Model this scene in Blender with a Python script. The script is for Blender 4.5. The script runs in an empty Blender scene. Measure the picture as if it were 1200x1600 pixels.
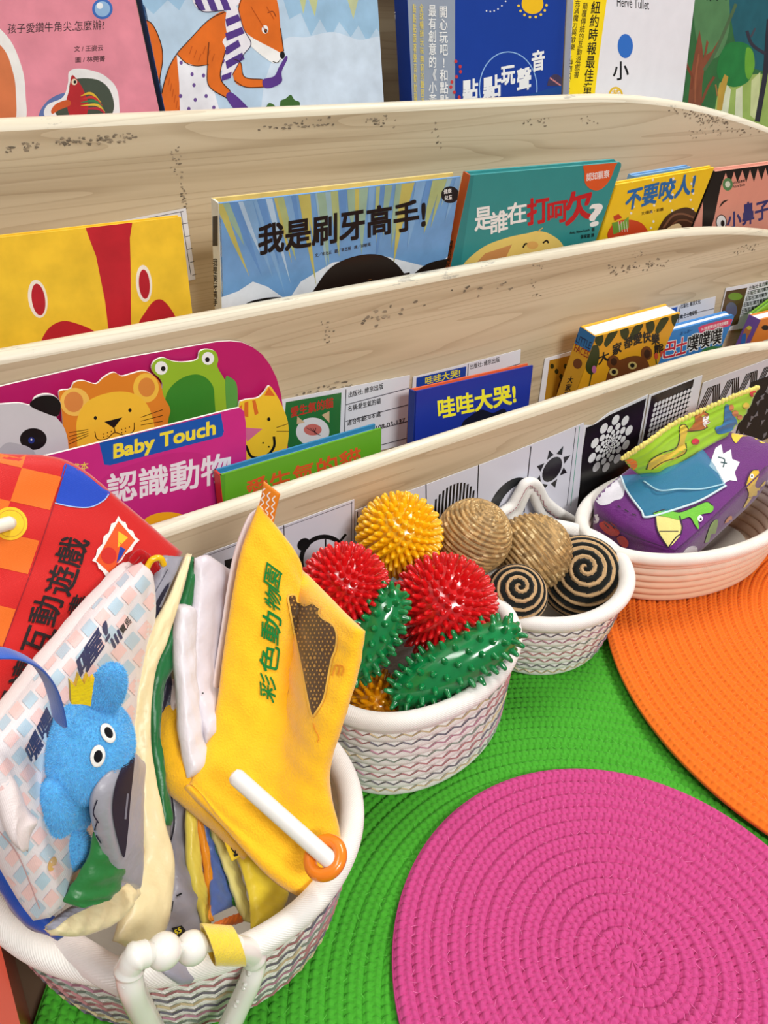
import bpy, math, random
import numpy as np
from mathutils import Vector, geometry
from mathutils.bvhtree import BVHTree
rng = np.random.default_rng(7); random.seed(7)
SC = bpy.context.scene; COL = SC.collection
A_ = lambda *a: np.array(a, float)

# ------------------------------------------------------------------ camera
CAMH, FPX = 0.55, 1202.0
AX = A_(0.81667481, -0.29745889, 0.49453054)      # world X, Y, Z seen in camera axes (right, down, forward)
AY = A_(-0.57673748, -0.45097334, 0.68117319)
AZ = A_(0.02039907, -0.84151129, -0.53985426)
cam = bpy.data.objects.new('camera', bpy.data.cameras.new('camera')); COL.objects.link(cam)
cam.data.sensor_fit = 'VERTICAL'; cam.data.sensor_height = 24.0; cam.data.lens = 24.0 * FPX / 1600.0
cam.data.clip_start = 0.01
import mathutils
cam.matrix_world = mathutils.Matrix(((AX[0], -AX[1], -AX[2], 0), (AY[0], -AY[1], -AY[2], 0),
                                     (AZ[0], -AZ[1], -AZ[2], CAMH), (0, 0, 0, 1)))
SC.camera = cam
EYE = A_(0, 0, CAMH)

# ------------------------------------------------------------------ light
SC.view_settings.view_transform = 'Standard'; SC.view_settings.look = 'None'
SC.view_settings.gamma = 1.0; SC.view_settings.use_curve_mapping = False
SC.view_settings.exposure = -0.30
w = bpy.data.worlds.new('room_light'); SC.world = w; w.use_nodes = True
w.node_tree.nodes['Background'].inputs[0].default_value = (0.93, 0.96, 1.0, 1)
w.node_tree.nodes['Background'].inputs[1].default_value = 0.30
def area(name, loc, aim, sx, sy, power, col):
    L = bpy.data.lights.new(name, 'AREA'); L.shape = 'RECTANGLE'; L.size = sx; L.size_y = sy
    L.energy = power; L.color = col
    o = bpy.data.objects.new(name, L); COL.objects.link(o); o.location = loc
    o.rotation_euler = (Vector(aim) - Vector(loc)).to_track_quat('-Z', 'Y').to_euler(); return o
area('ceiling_lamp', (1.7, 0.55, 2.2), (0.4, 0.3, 0), 1.2, 0.35, 44, (1, 0.97, 0.93))
area('ceiling_lamp', (-0.5, 0.2, 2.3), (0.1, 0.3, 0), 1.2, 0.3, 19, (1, 0.98, 0.95))
area('ceiling_lamp', (0.3, -1.9, 2.0), (0.4, 0.5, 0.3), 1.2, 0.5, 66, (1, 0.98, 0.95))  # unseen frontal fill, lowered and strengthened to brighten the upright faces

# ------------------------------------------------------------------ helpers
def ray(px, py):
    r = A_((px - 600.0), (py - 800.0), FPX); return A_(r @ AX, r @ AY, r @ AZ)
def onZ(px, py, z): r = ray(px, py); return EYE + r * ((z - CAMH) / r[2])
def onY(px, py, y): r = ray(px, py); return EYE + r * (y / r[1])
def onP(px, py, p0, n): r = ray(px, py); return EYE + r * (((p0 - EYE) @ n) / (r @ n))
def nrm(v): v = np.asarray(v, float); return v / max(np.linalg.norm(v), 1e-12)
def srgb(c):
    c = np.asarray(c, float)[..., :3] / 255.0
    return np.where(c <= 0.04045, c / 12.92, ((c + 0.055) / 1.055) ** 2.4)

MATS = {}
def material(name, rough=0.6, spec=0.5, bump=None, sheen=0.0, sss=0.0, coat=0.0, vary=0.0, vscale=30, alpha=1.0, transm=0.0, fixed=None):
    m = bpy.data.materials.new(name); m.use_nodes = True; MATS[name] = m
    nt = m.node_tree; N = nt.nodes; K = nt.links; b = N['Principled BSDF']
    I = b.inputs
    I['Roughness'].default_value = rough; I['Specular IOR Level'].default_value = spec
    I['Sheen Weight'].default_value = sheen; I['Coat Weight'].default_value = coat; I['Coat Roughness'].default_value = 0.12
    I['Alpha'].default_value = alpha; I['Transmission Weight'].default_value = transm
    if sss:
        I['Subsurface Weight'].default_value = sss; I['Subsurface Radius'].default_value = (0.006, 0.004, 0.003)
        I['Subsurface Scale'].default_value = 1.0
    at = N.new('ShaderNodeAttribute'); at.attribute_name = 'col'; src = at.outputs['Color']
    tc = N.new('ShaderNodeTexCoord'); co = tc.outputs['Object']
    if vary:
        n = N.new('ShaderNodeTexNoise'); n.inputs['Scale'].default_value = vscale; n.inputs['Detail'].default_value = 6
        K.new(co, n.inputs['Vector'])
        mr = N.new('ShaderNodeMapRange'); mr.inputs['From Min'].default_value = 0.25; mr.inputs['From Max'].default_value = 0.75
        mr.inputs['To Min'].default_value = 1 - vary; mr.inputs['To Max'].default_value = 1 + vary
        K.new(n.outputs['Fac'], mr.inputs['Value'])
        vm = N.new('ShaderNodeVectorMath'); vm.operation = 'SCALE'
        K.new(src, vm.inputs[0]); K.new(mr.outputs[0], vm.inputs['Scale']); src = vm.outputs[0]
    K.new(src, I['Base Color'])
    if bump:
        kind, scale, strength, dist = bump
        bp = N.new('ShaderNodeBump'); bp.inputs['Strength'].default_value = strength; bp.inputs['Distance'].default_value = dist
        if kind == 'noise':
            t = N.new('ShaderNodeTexNoise'); t.inputs['Scale'].default_value = scale; t.inputs['Detail'].default_value = 4
            K.new(co, t.inputs['Vector']); K.new(t.outputs['Fac'], bp.inputs['Height'])
        elif kind == 'twill':                                      # diagonal strands along the rope
            ua = N.new('ShaderNodeAttribute'); ua.attribute_name = 'uvc'
            t = N.new('ShaderNodeTexWave'); t.inputs['Scale'].default_value = scale; t.bands_direction = 'DIAGONAL'
            t.inputs['Distortion'].default_value = 1.2; t.inputs['Detail'].default_value = 2
            K.new(ua.outputs['Vector'], t.inputs['Vector'])
            n2 = N.new('ShaderNodeTexNoise'); n2.inputs['Scale'].default_value = 900; K.new(co, n2.inputs['Vector'])
            ad = N.new('ShaderNodeMath'); ad.operation = 'ADD'
            K.new(t.outputs['Fac'], ad.inputs[0]); K.new(n2.outputs['Fac'], ad.inputs[1]); K.new(ad.outputs[0], bp.inputs['Height'])
        elif kind == 'weave':
            ws = []
            for d in 'XYZ':
                t = N.new('ShaderNodeTexWave'); t.inputs['Scale'].default_value = scale; t.bands_direction = d
                K.new(co, t.inputs['Vector']); ws.append(t.outputs['Fac'])
            a1 = N.new('ShaderNodeMath'); a1.operation = 'ADD'; K.new(ws[0], a1.inputs[0]); K.new(ws[1], a1.inputs[1])
            n2 = N.new('ShaderNodeTexNoise'); n2.inputs['Scale'].default_value = 60; n2.inputs['Detail'].default_value = 3; K.new(co, n2.inputs['Vector'])
            m2 = N.new('ShaderNodeMath'); m2.operation = 'MULTIPLY_ADD'; m2.inputs[1].default_value = 4.0
            K.new(n2.outputs['Fac'], m2.inputs[0]); K.new(a1.outputs[0], m2.inputs[2]); K.new(m2.outputs[0], bp.inputs['Height'])
        K.new(bp.outputs['Normal'], I['Normal'])
    return m
material('print', 0.42, 0.3, None, coat=0.04, vary=0.035, vscale=40)
material('paint', 0.46, 0.3, None, coat=0.03, vary=0.14, vscale=45)
material('paper', 0.65, 0.3, vary=0.02)
material('laminate', 0.25, 0.35, ('noise', 14, 0.2, 0.004), coat=0.12)
material('cotton', 0.92, 0.2, ('twill', 330, 0.32, 0.0006), sheen=0.25, vary=0.05, vscale=60)
material('thread', 0.8, 0.2)
material('braid', 0.85, 0.2, ('noise', 1400, 0.35, 0.0004), sheen=0.1, vary=0.07, vscale=400)
material('rubber', 0.16, 0.5, None, sss=0.25, coat=0.5)
material('plastic', 0.22, 0.5, None, sss=0.1, coat=0.3)
material('cloth', 0.5, 0.35, ('weave', 420, 0.14, 0.0004), sheen=0.25, vary=0.03, vscale=25)
material('satin', 0.36, 0.45, ('noise', 55, 0.5, 0.004), sheen=0.2, vary=0.02)
material('plush', 0.95, 0.15, ('noise', 800, 0.55, 0.0014), sheen=0.5, vary=0.06, vscale=120)
material('straw', 0.55, 0.4, ('noise', 500, 0.4, 0.0006), vary=0.22, vscale=160)
material('yarn', 0.95, 0.15, ('noise', 700, 0.7, 0.0009), sheen=0.2, vary=0.08, vscale=200)
material('gauze', 0.6, 0.3, ('weave', 500, 0.2, 0.0004), alpha=0.40)
material('film', 0.08, 0.5, alpha=0.12)

def wood_material(name, base, dark, light, scuff):
    m = bpy.data.materials.new(name); m.use_nodes = True; MATS[name] = m
    nt = m.node_tree; N = nt.nodes; K = nt.links; b = N['Principled BSDF']
    tc = N.new('ShaderNodeTexCoord')
    mp = N.new('ShaderNodeMapping'); mp.inputs['Scale'].default_value = (0.55, 15, 15); K.new(tc.outputs['Object'], mp.inputs[0])
    n1 = N.new('ShaderNodeTexNoise'); n1.inputs['Scale'].default_value = 2.2; n1.inputs['Detail'].default_value = 7; n1.inputs['Distortion'].default_value = 0.5
    K.new(mp.outputs[0], n1.inputs['Vector'])
    r1 = N.new('ShaderNodeValToRGB'); e = r1.color_ramp.elements
    e[0].position = 0.28; e[0].color = (*srgb(dark), 1); e[1].position = 0.72; e[1].color = (*srgb(light), 1)
    k = e.new(0.5); k.color = (*srgb(base), 1)
    K.new(n1.outputs['Fac'], r1.inputs[0])
    mp2 = N.new('ShaderNodeMapping'); mp2.inputs['Scale'].default_value = (0.22, 6.5, 6.5); K.new(tc.outputs['Object'], mp2.inputs[0])
    n2 = N.new('ShaderNodeTexNoise'); n2.inputs['Scale'].default_value = 2.6; n2.inputs['Detail'].default_value = 2; K.new(mp2.outputs[0], n2.inputs['Vector'])
    mu = N.new('ShaderNodeMath'); mu.operation = 'MULTIPLY'; mu.inputs[1].default_value = 26; K.new(n2.outputs['Fac'], mu.inputs[0])
    fr = N.new('ShaderNodeMath'); fr.operation = 'FRACT'; K.new(mu.outputs[0], fr.inputs[0])
    r2 = N.new('ShaderNodeValToRGB'); e = r2.color_ramp.elements; e[0].position = 0.0; e[0].color = (0.66, 0.60, 0.54, 1); e[1].position = 0.28; e[1].color = (1, 1, 1, 1)
    K.new(fr.outputs[0], r2.inputs[0])
    mx = N.new('ShaderNodeMix'); mx.data_type = 'RGBA'; mx.blend_type = 'MULTIPLY'; mx.inputs[0].default_value = 0.5
    K.new(r1.outputs[0], mx.inputs[6]); K.new(r2.outputs[0], mx.inputs[7]); out = mx.outputs[2]
    n3 = N.new('ShaderNodeTexNoise'); n3.inputs['Scale'].default_value = scuff[0]; n3.inputs['Detail'].default_value = 9; n3.inputs['Roughness'].default_value = 0.75
    mp3 = N.new('ShaderNodeMapping'); mp3.inputs['Scale'].default_value = (0.6, 2, 2.4); K.new(tc.outputs['Object'], mp3.inputs[0]); K.new(mp3.outputs[0], n3.inputs['Vector'])
    r3 = N.new('ShaderNodeValToRGB'); e = r3.color_ramp.elements; e[0].position = scuff[1]; e[0].color = (0, 0, 0, 1); e[1].position = scuff[1] + 0.03; e[1].color = (1, 1, 1, 1)
    K.new(n3.outputs['Fac'], r3.inputs[0])
    mx2 = N.new('ShaderNodeMix'); mx2.data_type = 'RGBA'; K.new(r3.outputs[0], mx2.inputs[0]); K.new(out, mx2.inputs[6]); mx2.inputs[7].default_value = (*srgb(scuff[2]), 1)
    K.new(mx2.outputs[2], b.inputs['Base Color']); b.inputs['Roughness'].default_value = 0.42
    bp = N.new('ShaderNodeBump'); bp.inputs['Strength'].default_value = 0.15; bp.inputs['Distance'].default_value = 0.001
    K.new(n1.outputs['Fac'], bp.inputs['Height']); K.new(bp.outputs[0], b.inputs['Normal'])
wood_material('wood', (201, 182, 151), (172, 151, 120), (214, 197, 167), (9, 0.73, (150, 138, 120)))
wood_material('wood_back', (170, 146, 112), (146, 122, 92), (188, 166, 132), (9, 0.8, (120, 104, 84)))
wood_material('wood_edge', (222, 212, 188), (204, 192, 166), (232, 224, 204), (20, 0.60, (176, 170, 154)))

class MB:
    """collects shapes and links them as ONE mesh object"""
    def __init__(s): s.V = []; s.F = []; s.C = []; s.M = []; s.S = []; s.U = []; s.n = 0; s.names = []
    def add(s, V, F, col=(200, 200, 200), mat='print', smooth=True, uv=None, lin=False):
        V = np.asarray(V, float).reshape(-1, 3); F = np.asarray(F, int)
        if len(F) == 0: return s
        if F.shape[1] == 3: F = np.c_[F, -np.ones(len(F), int)]
        G = np.where(F >= 0, F + s.n, -1)
        c = np.asarray(col, float); c = c if lin else srgb(c)
        if c.ndim == 1: c = np.tile(c, (len(F), 1))
        if mat not in s.names: s.names.append(mat)
        s.V.append(V); s.F.append(G); s.C.append(c); s.M.append(np.full(len(F), s.names.index(mat))); s.S.append(np.full(len(F), bool(smooth)))
        s.U.append(np.zeros((len(V), 3)) if uv is None else np.asarray(uv, float)); s.n += len(V); return s
    def arrays(s): return np.vstack(s.V), np.vstack(s.F)
    def bvh(s):
        V, F = s.arrays(); return BVHTree.FromPolygons([tuple(v) for v in V], [tuple(int(i) for i in f if i >= 0) for f in F])
    def build(s, name, parent=None, label=None, cat=None, group=None, kind=None, origin=None):
        V, F = s.arrays(); C = np.vstack(s.C); M = np.concatenate(s.M); S = np.concatenate(s.S); U = np.vstack(s.U)
        if parent is not None: org = ORG[parent.name]
        elif origin is not None: org = np.asarray(origin, float)
        else: org = A_((V[:, 0].min() + V[:, 0].max()) / 2, (V[:, 1].min() + V[:, 1].max()) / 2, V[:, 2].min())
        me = bpy.data.meshes.new(name)
        cnt = (F >= 0).sum(1); loops = F[F >= 0]; start = np.r_[0, np.cumsum(cnt)[:-1]]
        me.vertices.add(len(V)); me.vertices.foreach_set('co', (V - org).ravel())
        me.loops.add(len(loops)); me.loops.foreach_set('vertex_index', loops)
        me.polygons.add(len(F)); me.polygons.foreach_set('loop_start', start); me.polygons.foreach_set('loop_total', cnt)
        me.polygons.foreach_set('material_index', M); me.polygons.foreach_set('use_smooth', S)
        me.update(calc_edges=True)
        a = me.attributes.new('col', 'FLOAT_COLOR', 'CORNER'); rgba = np.c_[np.repeat(C, cnt, 0), np.ones(len(loops))]
        a.data.foreach_set('color', rgba.ravel())
        if np.abs(U).max() > 0:
            a = me.attributes.new('uvc', 'FLOAT_VECTOR', 'POINT'); a.data.foreach_set('vector', U.ravel())
        me.validate()
        for n in s.names: me.materials.append(MATS[n])
        o = bpy.data.objects.new(name, me); COL.objects.link(o); ORG[o.name] = org
        if parent is not None: o.parent = parent
        else: o.location = org
        return tag(o, label, cat, group, kind)
ORG = {}
def tag(o, label=None, cat=None, group=None, kind=None):
    if label: o['label'] = label
    if cat: o['category'] = cat
    if group: o['group'] = group
    if kind: o['kind'] = kind
    return o
def thing(name, label, cat, loc, group=None):
    o = bpy.data.objects.new(name, None); COL.objects.link(o); o.location = loc; o.empty_display_size = 0.02
    ORG[o.name] = np.asarray(loc, float); return tag(o, label, cat, group)

# --- shapes
def grid_faces(nu, nv, wrapu=False):
    i = np.arange(nu if wrapu else nu - 1); j = np.arange(nv - 1)
    I, J = np.meshgrid(i, j, indexing='ij'); I2 = (I + 1) % nu
    return np.stack([I * nv + J, I2 * nv + J, I2 * nv + J + 1, I * nv + J + 1], -1).reshape(-1, 4)
BOXF = np.array([(0, 3, 2, 1), (4, 5, 6, 7), (0, 1, 5, 4), (1, 2, 6, 5), (2, 3, 7, 6), (3, 0, 4, 7)])
def box(mb, O, U, V, N, u0, u1, v0, v1, n0, n1, col, mat='print'):
    P = [O + U * a + V * b + N * c for c in (n0, n1) for a, b in ((u0, v0), (u1, v0), (u1, v1), (u0, v1))]
    return mb.add(P, BOXF, col, mat, False)
def catmull(P, n, closed=False):
    P = np.asarray(P, float)
    if closed: Q = np.vstack([P[-1:], P, P[:2]])
    else: Q = np.vstack([2 * P[:1] - P[1:2], P, 2 * P[-1:] - P[-2:-1]])
    m = len(Q) - 3; t = np.linspace(0, m, n, endpoint=not closed); k = np.minimum(t.astype(int), m - 1); f = (t - k)[:, None]
    a, b, c, d = Q[k], Q[k + 1], Q[k + 2], Q[k + 3]
    return 0.5 * (2 * b + (c - a) * f + (2 * a - 5 * b + 4 * c - d) * f ** 2 + (3 * b - a - 3 * c + d) * f ** 3)
def tube(mb, P, r, col, mat='plastic', ns=10, closed=False, caps=True, flat=None):
    P = np.asarray(P, float); n = len(P); r = np.full(n, r) if np.isscalar(r) else np.asarray(r, float)
    T = (np.roll(P, -1, 0) - np.roll(P, 1, 0)) if closed else np.gradient(P, axis=0)
    T /= np.linalg.norm(T, axis=1)[:, None] + 1e-12
    a = nrm(np.cross(T[0], (0, 0, 1) if abs(T[0][2]) < 0.9 else (1, 0, 0))); A = []
    for t in T:
        a = nrm(a - t * (a @ t)); A.append(a)
    A = np.array(A); B = np.cross(T, A); th = np.linspace(0, 2 * np.pi, ns, endpoint=False)
    fl = 1.0 if flat is None else flat
    V = P[:, None] + r[:, None, None] * (A[:, None] * np.cos(th)[None, :, None] + B[:, None] * np.sin(th)[None, :, None] * fl)
    L = np.r_[0, np.cumsum(np.linalg.norm(np.diff(P, axis=0), axis=1))]
    uv = np.stack([np.repeat(L[:, None], ns, 1), np.tile(th * r.mean(), (n, 1)), np.zeros((n, ns))], -1).reshape(-1, 3)
    i = np.arange(n if closed else n - 1); j = np.arange(ns); I, J = np.meshgrid(i, j, indexing='ij'); I2 = (I + 1) % n; J2 = (J + 1) % ns
    F = np.stack([I * ns + J, I * ns + J2, I2 * ns + J2, I2 * ns + J], -1).reshape(-1, 4)
    mb.add(V.reshape(-1, 3), F, col, mat, True, uv)
    if not closed and caps:
        for e, s in ((0, -1), (n - 1, 1)):
            ring = V[e]; tip = P[e] + T[e] * s * r[e] * 0.7
            mid = P[e] + (ring - P[e]) * 0.7 + T[e] * s * r[e] * 0.5
            W = np.vstack([ring, mid, tip[None]])
            f4 = [(k, (k + 1) % ns, ns + (k + 1) % ns, ns + k) if s > 0 else (k, ns + k, ns + (k + 1) % ns, (k + 1) % ns) for k in range(ns)]
            f3 = [(ns + k, ns + (k + 1) % ns, 2 * ns) if s > 0 else (ns + k, 2 * ns, ns + (k + 1) % ns) for k in range(ns)]
            mb.add(W, f4, col, mat); mb.add(W, f3, col, mat)
    return mb
def ball(mb, c, r, col, mat='plastic', nu=32, nv=18, R=None):
    r = np.ones(3) * r; th = np.linspace(0, 2 * np.pi, nu, endpoint=False); ph = np.linspace(0, np.pi, nv)
    V = np.stack([np.outer(np.cos(th), np.sin(ph)), np.outer(np.sin(th), np.sin(ph)), np.tile(np.cos(ph), (nu, 1))], -1).reshape(-1, 3) * r
    if R is not None: V = V @ np.asarray(R).T
    return mb.add(V + c, grid_faces(nu, nv, True)[:, ::-1], col, mat)
def frame_from(axis, hint=(0, 0, 1)):
    z = nrm(axis); x = np.cross(hint, z)
    x = nrm(x if np.linalg.norm(x) > 1e-3 else np.cross((1, 0, 0), z)); return np.stack([x, np.cross(z, x), z], 1)

# --- flat artwork: polygons given in photo pixels, laid on a real plane or a real surface
def ellipse(cx, cy, rx, ry, rot=0, n=36, a0=0, a1=360):
    t = np.radians(np.linspace(a0, a1, n, endpoint=(a1 - a0) < 360)); c, s = math.cos(math.radians(rot)), math.sin(math.radians(rot))
    x, y = rx * np.cos(t), ry * np.sin(t); return np.c_[cx + x * c - y * s, cy + x * s + y * c]
def stroke(P, wd, closed=False, taper=False):
    P = np.asarray(P, float); n = len(P); T = (np.roll(P, -1, 0) - np.roll(P, 1, 0)) if closed else np.gradient(P, axis=0)
    T /= np.linalg.norm(T, axis=1)[:, None] + 1e-9; Nn = np.c_[-T[:, 1], T[:, 0]]
    h = wd / 2 * (np.sin(np.linspace(0, np.pi, n)) * 0.85 + 0.15 if taper else np.ones(n))[:, None]
    V = np.vstack([P + Nn * h, P - Nn * h]); m = n if closed else n - 1
    F = np.array([(k, (k + 1) % n, n + (k + 1) % n, n + k) for k in range(m)]); return V, F
def tess(P):
    P = np.asarray(P, float)
    T = geometry.tessellate_polygon([[Vector((p[0], p[1], 0)) for p in P]])
    return P, np.array([t for t in T]) if T else np.zeros((0, 3), int)
def clip_poly(P, box):
    x0, y0, x1, y1 = box; P = [tuple(p) for p in P]
    for ax, val, sg in ((0, x0, 1), (0, x1, -1), (1, y0, 1), (1, y1, -1)):
        out = []
        for k in range(len(P)):
            a, b = P[k - 1], P[k]; ia = sg * (a[ax] - val) >= 0; ib = sg * (b[ax] - val) >= 0
            if ia != ib:
                t = (val - a[ax]) / (b[ax] - a[ax]); out.append(tuple(a[i] + (b[i] - a[i]) * t for i in (0, 1)))
            if ib: out.append(b)
        P = out
        if len(P) < 3: return None
    return np.array(P)
TXT = {}
def text_mesh(s, line=1.0):
    key = (s, line)
    if key in TXT: return TXT[key]
    cu = bpy.data.curves.new('lettering', 'FONT'); cu.body = s; cu.resolution_u = 3; cu.fill_mode = 'FRONT'
    cu.space_line = line; cu.align_x = 'CENTER' if '\n' in s else 'LEFT'
    o = bpy.data.objects.new('lettering', cu); COL.objects.link(o); bpy.context.view_layer.update()
    me = o.evaluated_get(bpy.context.evaluated_depsgraph_get()).to_mesh()
    V = np.array([v.co[:] for v in me.vertices]).reshape(-1, 3)[:, :2]
    me.calc_loop_triangles(); F = np.array([t.vertices[:] for t in me.loop_triangles]).reshape(-1, 3)
    o.to_mesh_clear(); bpy.data.objects.remove(o); bpy.data.curves.remove(cu)
    lo, hi = V.min(0), V.max(0); V = (V - lo) / np.maximum(hi - lo, 1e-6)
    TXT[key] = (V, F, np.maximum(hi - lo, 1e-6)); return TXT[key]
def art_shapes(items):
    """turns art items into (verts px, faces, colour, is_poly)"""
    for it in items:
        k = it[0]
        if k == 'poly': yield np.asarray(it[1], float), None, it[2], 1.0
        elif k == 'blob': yield catmull(it[1], len(it[1]) * 6, True), None, it[2], 1.0
        elif k == 'ell': yield ellipse(*it[1]), None, it[2], 1.0
        elif k == 'line':
            P = catmull(it[1], max(len(it[1]) * 6, 8)) if len(it[1]) > 2 else np.array(it[1], float)
            V, F = stroke(P, it[3] if len(it) > 3 else 2, taper=len(it) > 4); yield V, F, it[2], 1.0
        elif k == 'ring':
            V, F = stroke(ellipse(*it[1]), it[3], closed=True); yield V, F, it[2], 1.0
        elif k == 'text':                      # text, bottom-left, bottom-right, top-left, colour, weight
            V, F, ext = text_mesh(it[1], it[7] if len(it) > 7 else 1.0); wt = it[6] if len(it) > 6 else 0.0
            bl, br, tl = (np.asarray(it[i], float) for i in (2, 3, 4)); n = 0
            for sx, sy in ((0, 0),) if wt <= 0.004 else ((-1, -1), (1, 1), (-1, 1), (1, -1)) if wt < 0.02 else ((-1, -1), (1, 1), (-1, 1), (1, -1), (0, 1), (0, -1), (1, 0), (-1, 0), (0, 0)):
                W = V + A_(sx * wt / ext[0], sy * wt / ext[1]); n += 1        # a heavier stroke
                yield bl + W[:, :1] * (br - bl) + W[:, 1:] * (tl - bl), F, it[5], (0.25 if n > 1 else 1.0)
# ------------------------------------------------------------------ floor
mb = MB(); box(mb, A_(0, 0, 0), A_(1, 0, 0), A_(0, 1, 0), A_(0, 0, 1), -2.5, 3.5, -2.0, 2.2, -0.06, -0.011, (112, 90, 70), 'paper')
mb.build('floor', kind='structure', origin=(0, 0, 0))
mb = MB(); box(mb, A_(0, 0, 0), A_(1, 0, 0), A_(0, 1, 0), A_(0, 0, 1), -2.5, 3.5, 1.02, 1.08, -0.011, 2.6, (214, 208, 196), 'paper')
mb.build('wall_back', kind='structure', origin=(0, 1.0, 0))

# ------------------------------------------------------------------ tiered wooden book rack
SHX0, SHX1 = -0.55, 1.50
def top_drop(x):
    d = np.maximum(0, np.maximum(x - 0.785, 0.01 - x)); return 0.39 * d * d / (1 + 0.65 * d)
rack = thing('book_rack', 'pale wooden tiered book display rack with curved panel tops standing behind the baskets', 'bookshelf', (0.4, 0.68, -0.011))
FLZ = -0.011
t_edge = 0.009
def rack_panel(name, yf, yb, ztop, zbot, marks=()):
    xs = np.r_[np.linspace(SHX0, 0.02, 14), np.linspace(0.1, 0.76, 8), np.linspace(0.78, SHX1, 20)]
    zt = ztop - top_drop(xs); t = yb - yf; r = t * 0.5
    prof_e = [(yf, -r * 1.0), (yf + t * 0.04, -r * 0.62), (yf + t * 0.15, -r * 0.28), (yf + t * 0.32, -r * 0.07), (yf + t * 0.5, 0), (yf + t * 0.68, -r * 0.07), (yf + t * 0.85, -r * 0.28), (yf + t * 0.96, -r * 0.62), (yb, -r * 1.0)]
    m = MB(); n = len(xs)
    E = np.array([[(x, p[0], z + p[1]) for p in prof_e] for x, z in zip(xs, zt)])
    k = len(prof_e); m.add(E.reshape(-1, 3), grid_faces(n, k)[:, ::-1], mat='wood_edge')
    for y, sg in ((yf, 1), (yb, -1)):
        V = np.array([[(x, y, zbot), (x, y, z - r)] for x, z in zip(xs, zt)]).reshape(-1, 3)
        f = grid_faces(n, 2); m.add(V, f[:, ::-1] if sg < 0 else f, mat='wood', smooth=False)
    for q in (0, n - 1):
        V = [(xs[q], yf, zbot), (xs[q], yb, zbot), (xs[q], yb, zt[q] - r), (xs[q], yf, zt[q] - r)]
        m.add(V, [(0, 1, 2, 3)] if q else [(3, 2, 1, 0)], mat='wood', smooth=False)
        cap = [tuple(e) for e in E[q]]; m.add(cap, [(0, a, a + 1) for a in range(1, k - 1)], mat='wood_edge', smooth=False)
    r = np.random.default_rng(int(yf * 1000))                     # scuffs and glue residue on the face
    for (x0, y0, x1, y1, n, sz) in marks:
        for _ in range(n):
            t = r.random(); p = onY(x0 + (x1 - x0) * t + r.normal(0, sz * 1.2), y0 + (y1 - y0) * t + r.normal(0, sz * 0.8), yf)
            if p[2] > float(ztop - top_drop(p[0])) - t_edge: continue
            k = 7; a = np.linspace(0, 2 * np.pi, k, endpoint=False); q = r.uniform(0.0003, 0.0013, k) * sz / 4; e = r.uniform(1.0, 2.8)
            m.add(np.c_[p[0] + q * np.cos(a) * e, np.full(k, yf - r.uniform(0.00006, 0.0005)), p[2] + q * np.sin(a)], [(0, i + 1, i) for i in range(1, k - 1)], np.array((148, 132, 110)) * r.uniform(0.72, 1.12), 'paper', False)
    m.build(name, rack)
P1F, P1B, P1Z = 0.503, 0.520, 0.211
P2F, P2B, P2Z = 0.583, 0.600, 0.3435
P3F, P3B, P3Z = 0.703, 0.720, 0.4795
BACKY = 0.830
rack_panel('front_panel', P1F, P1B, P1Z, FLZ)
rack_panel('middle_panel', P2F, P2B, P2Z, FLZ + 0.04, [(508, 505, 514, 535, 14, 3), (948, 424, 1040, 408, 46, 5), (990, 400, 1010, 392, 10, 3), (1145, 392, 1185, 382, 20, 4), (835, 440, 838, 470, 12, 3), (450, 628, 540, 600, 40, 5), (560, 500, 640, 480, 16, 6), (840, 412, 846, 418, 6, 3), (660, 470, 830, 440, 12, 6)])
rack_panel('upper_panel', P3F, P3B, P3Z, 0.10, [(90, 224, 205, 214, 60, 4), (0, 236, 60, 226, 20, 4), (272, 235, 290, 330, 44, 3), (415, 200, 520, 190, 36, 4), (575, 190, 612, 188, 20, 4), (905, 192, 930, 190, 8, 4), (1050, 172, 1120, 184, 46, 5), (1090, 190, 1140, 192, 34, 4), (1078, 208, 1180, 204, 40, 4), (680, 196, 690, 240, 10, 4), (820, 190, 850, 188, 14, 4)])
EX, EY, EZ = A_(1, 0, 0), A_(0, 1, 0), A_(0, 0, 1); O0 = A_(0, 0, 0)
m = MB(); box(m, O0, EX, EY, EZ, SHX0, SHX1, BACKY, BACKY + 0.018, FLZ, 0.80, (0, 0, 0), 'wood_back'); m.build('back_panel', rack)
for (y0, y1, z) in ((P1B, P2F, 0.07), (P2B, P3F, 0.20), (P3B, BACKY, 0.33)):
    m = MB(); box(m, O0, EX, EY, EZ, SHX0, SHX1, y0, y1, z - 0.015, z, (0, 0, 0), 'wood'); m.build('pocket_floor', rack)
for x0 in (SHX0 - 0.018, SHX1):
    m = MB(); P = [(0.50, FLZ), (0.848, FLZ), (0.848, 0.80), (0.80, 0.80), (0.69, 0.40), (0.58, 0.26), (0.50, 0.13)]
    n = len(P); V = [(x0, a, b) for a, b in P] + [(x0 + 0.018, a, b) for a, b in P]
    m.add(V, [(k, (k + 1) % n, n + (k + 1) % n, n + k) for k in range(n)], mat='wood_edge', smooth=False)
    T2, tf = tess(P); m.add([(x0, a, b) for a, b in P], tf, mat='wood', smooth=False); m.add([(x0 + 0.018, a, b) for a, b in P], tf, mat='wood', smooth=False)
    m.build('side_panel', rack)

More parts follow.
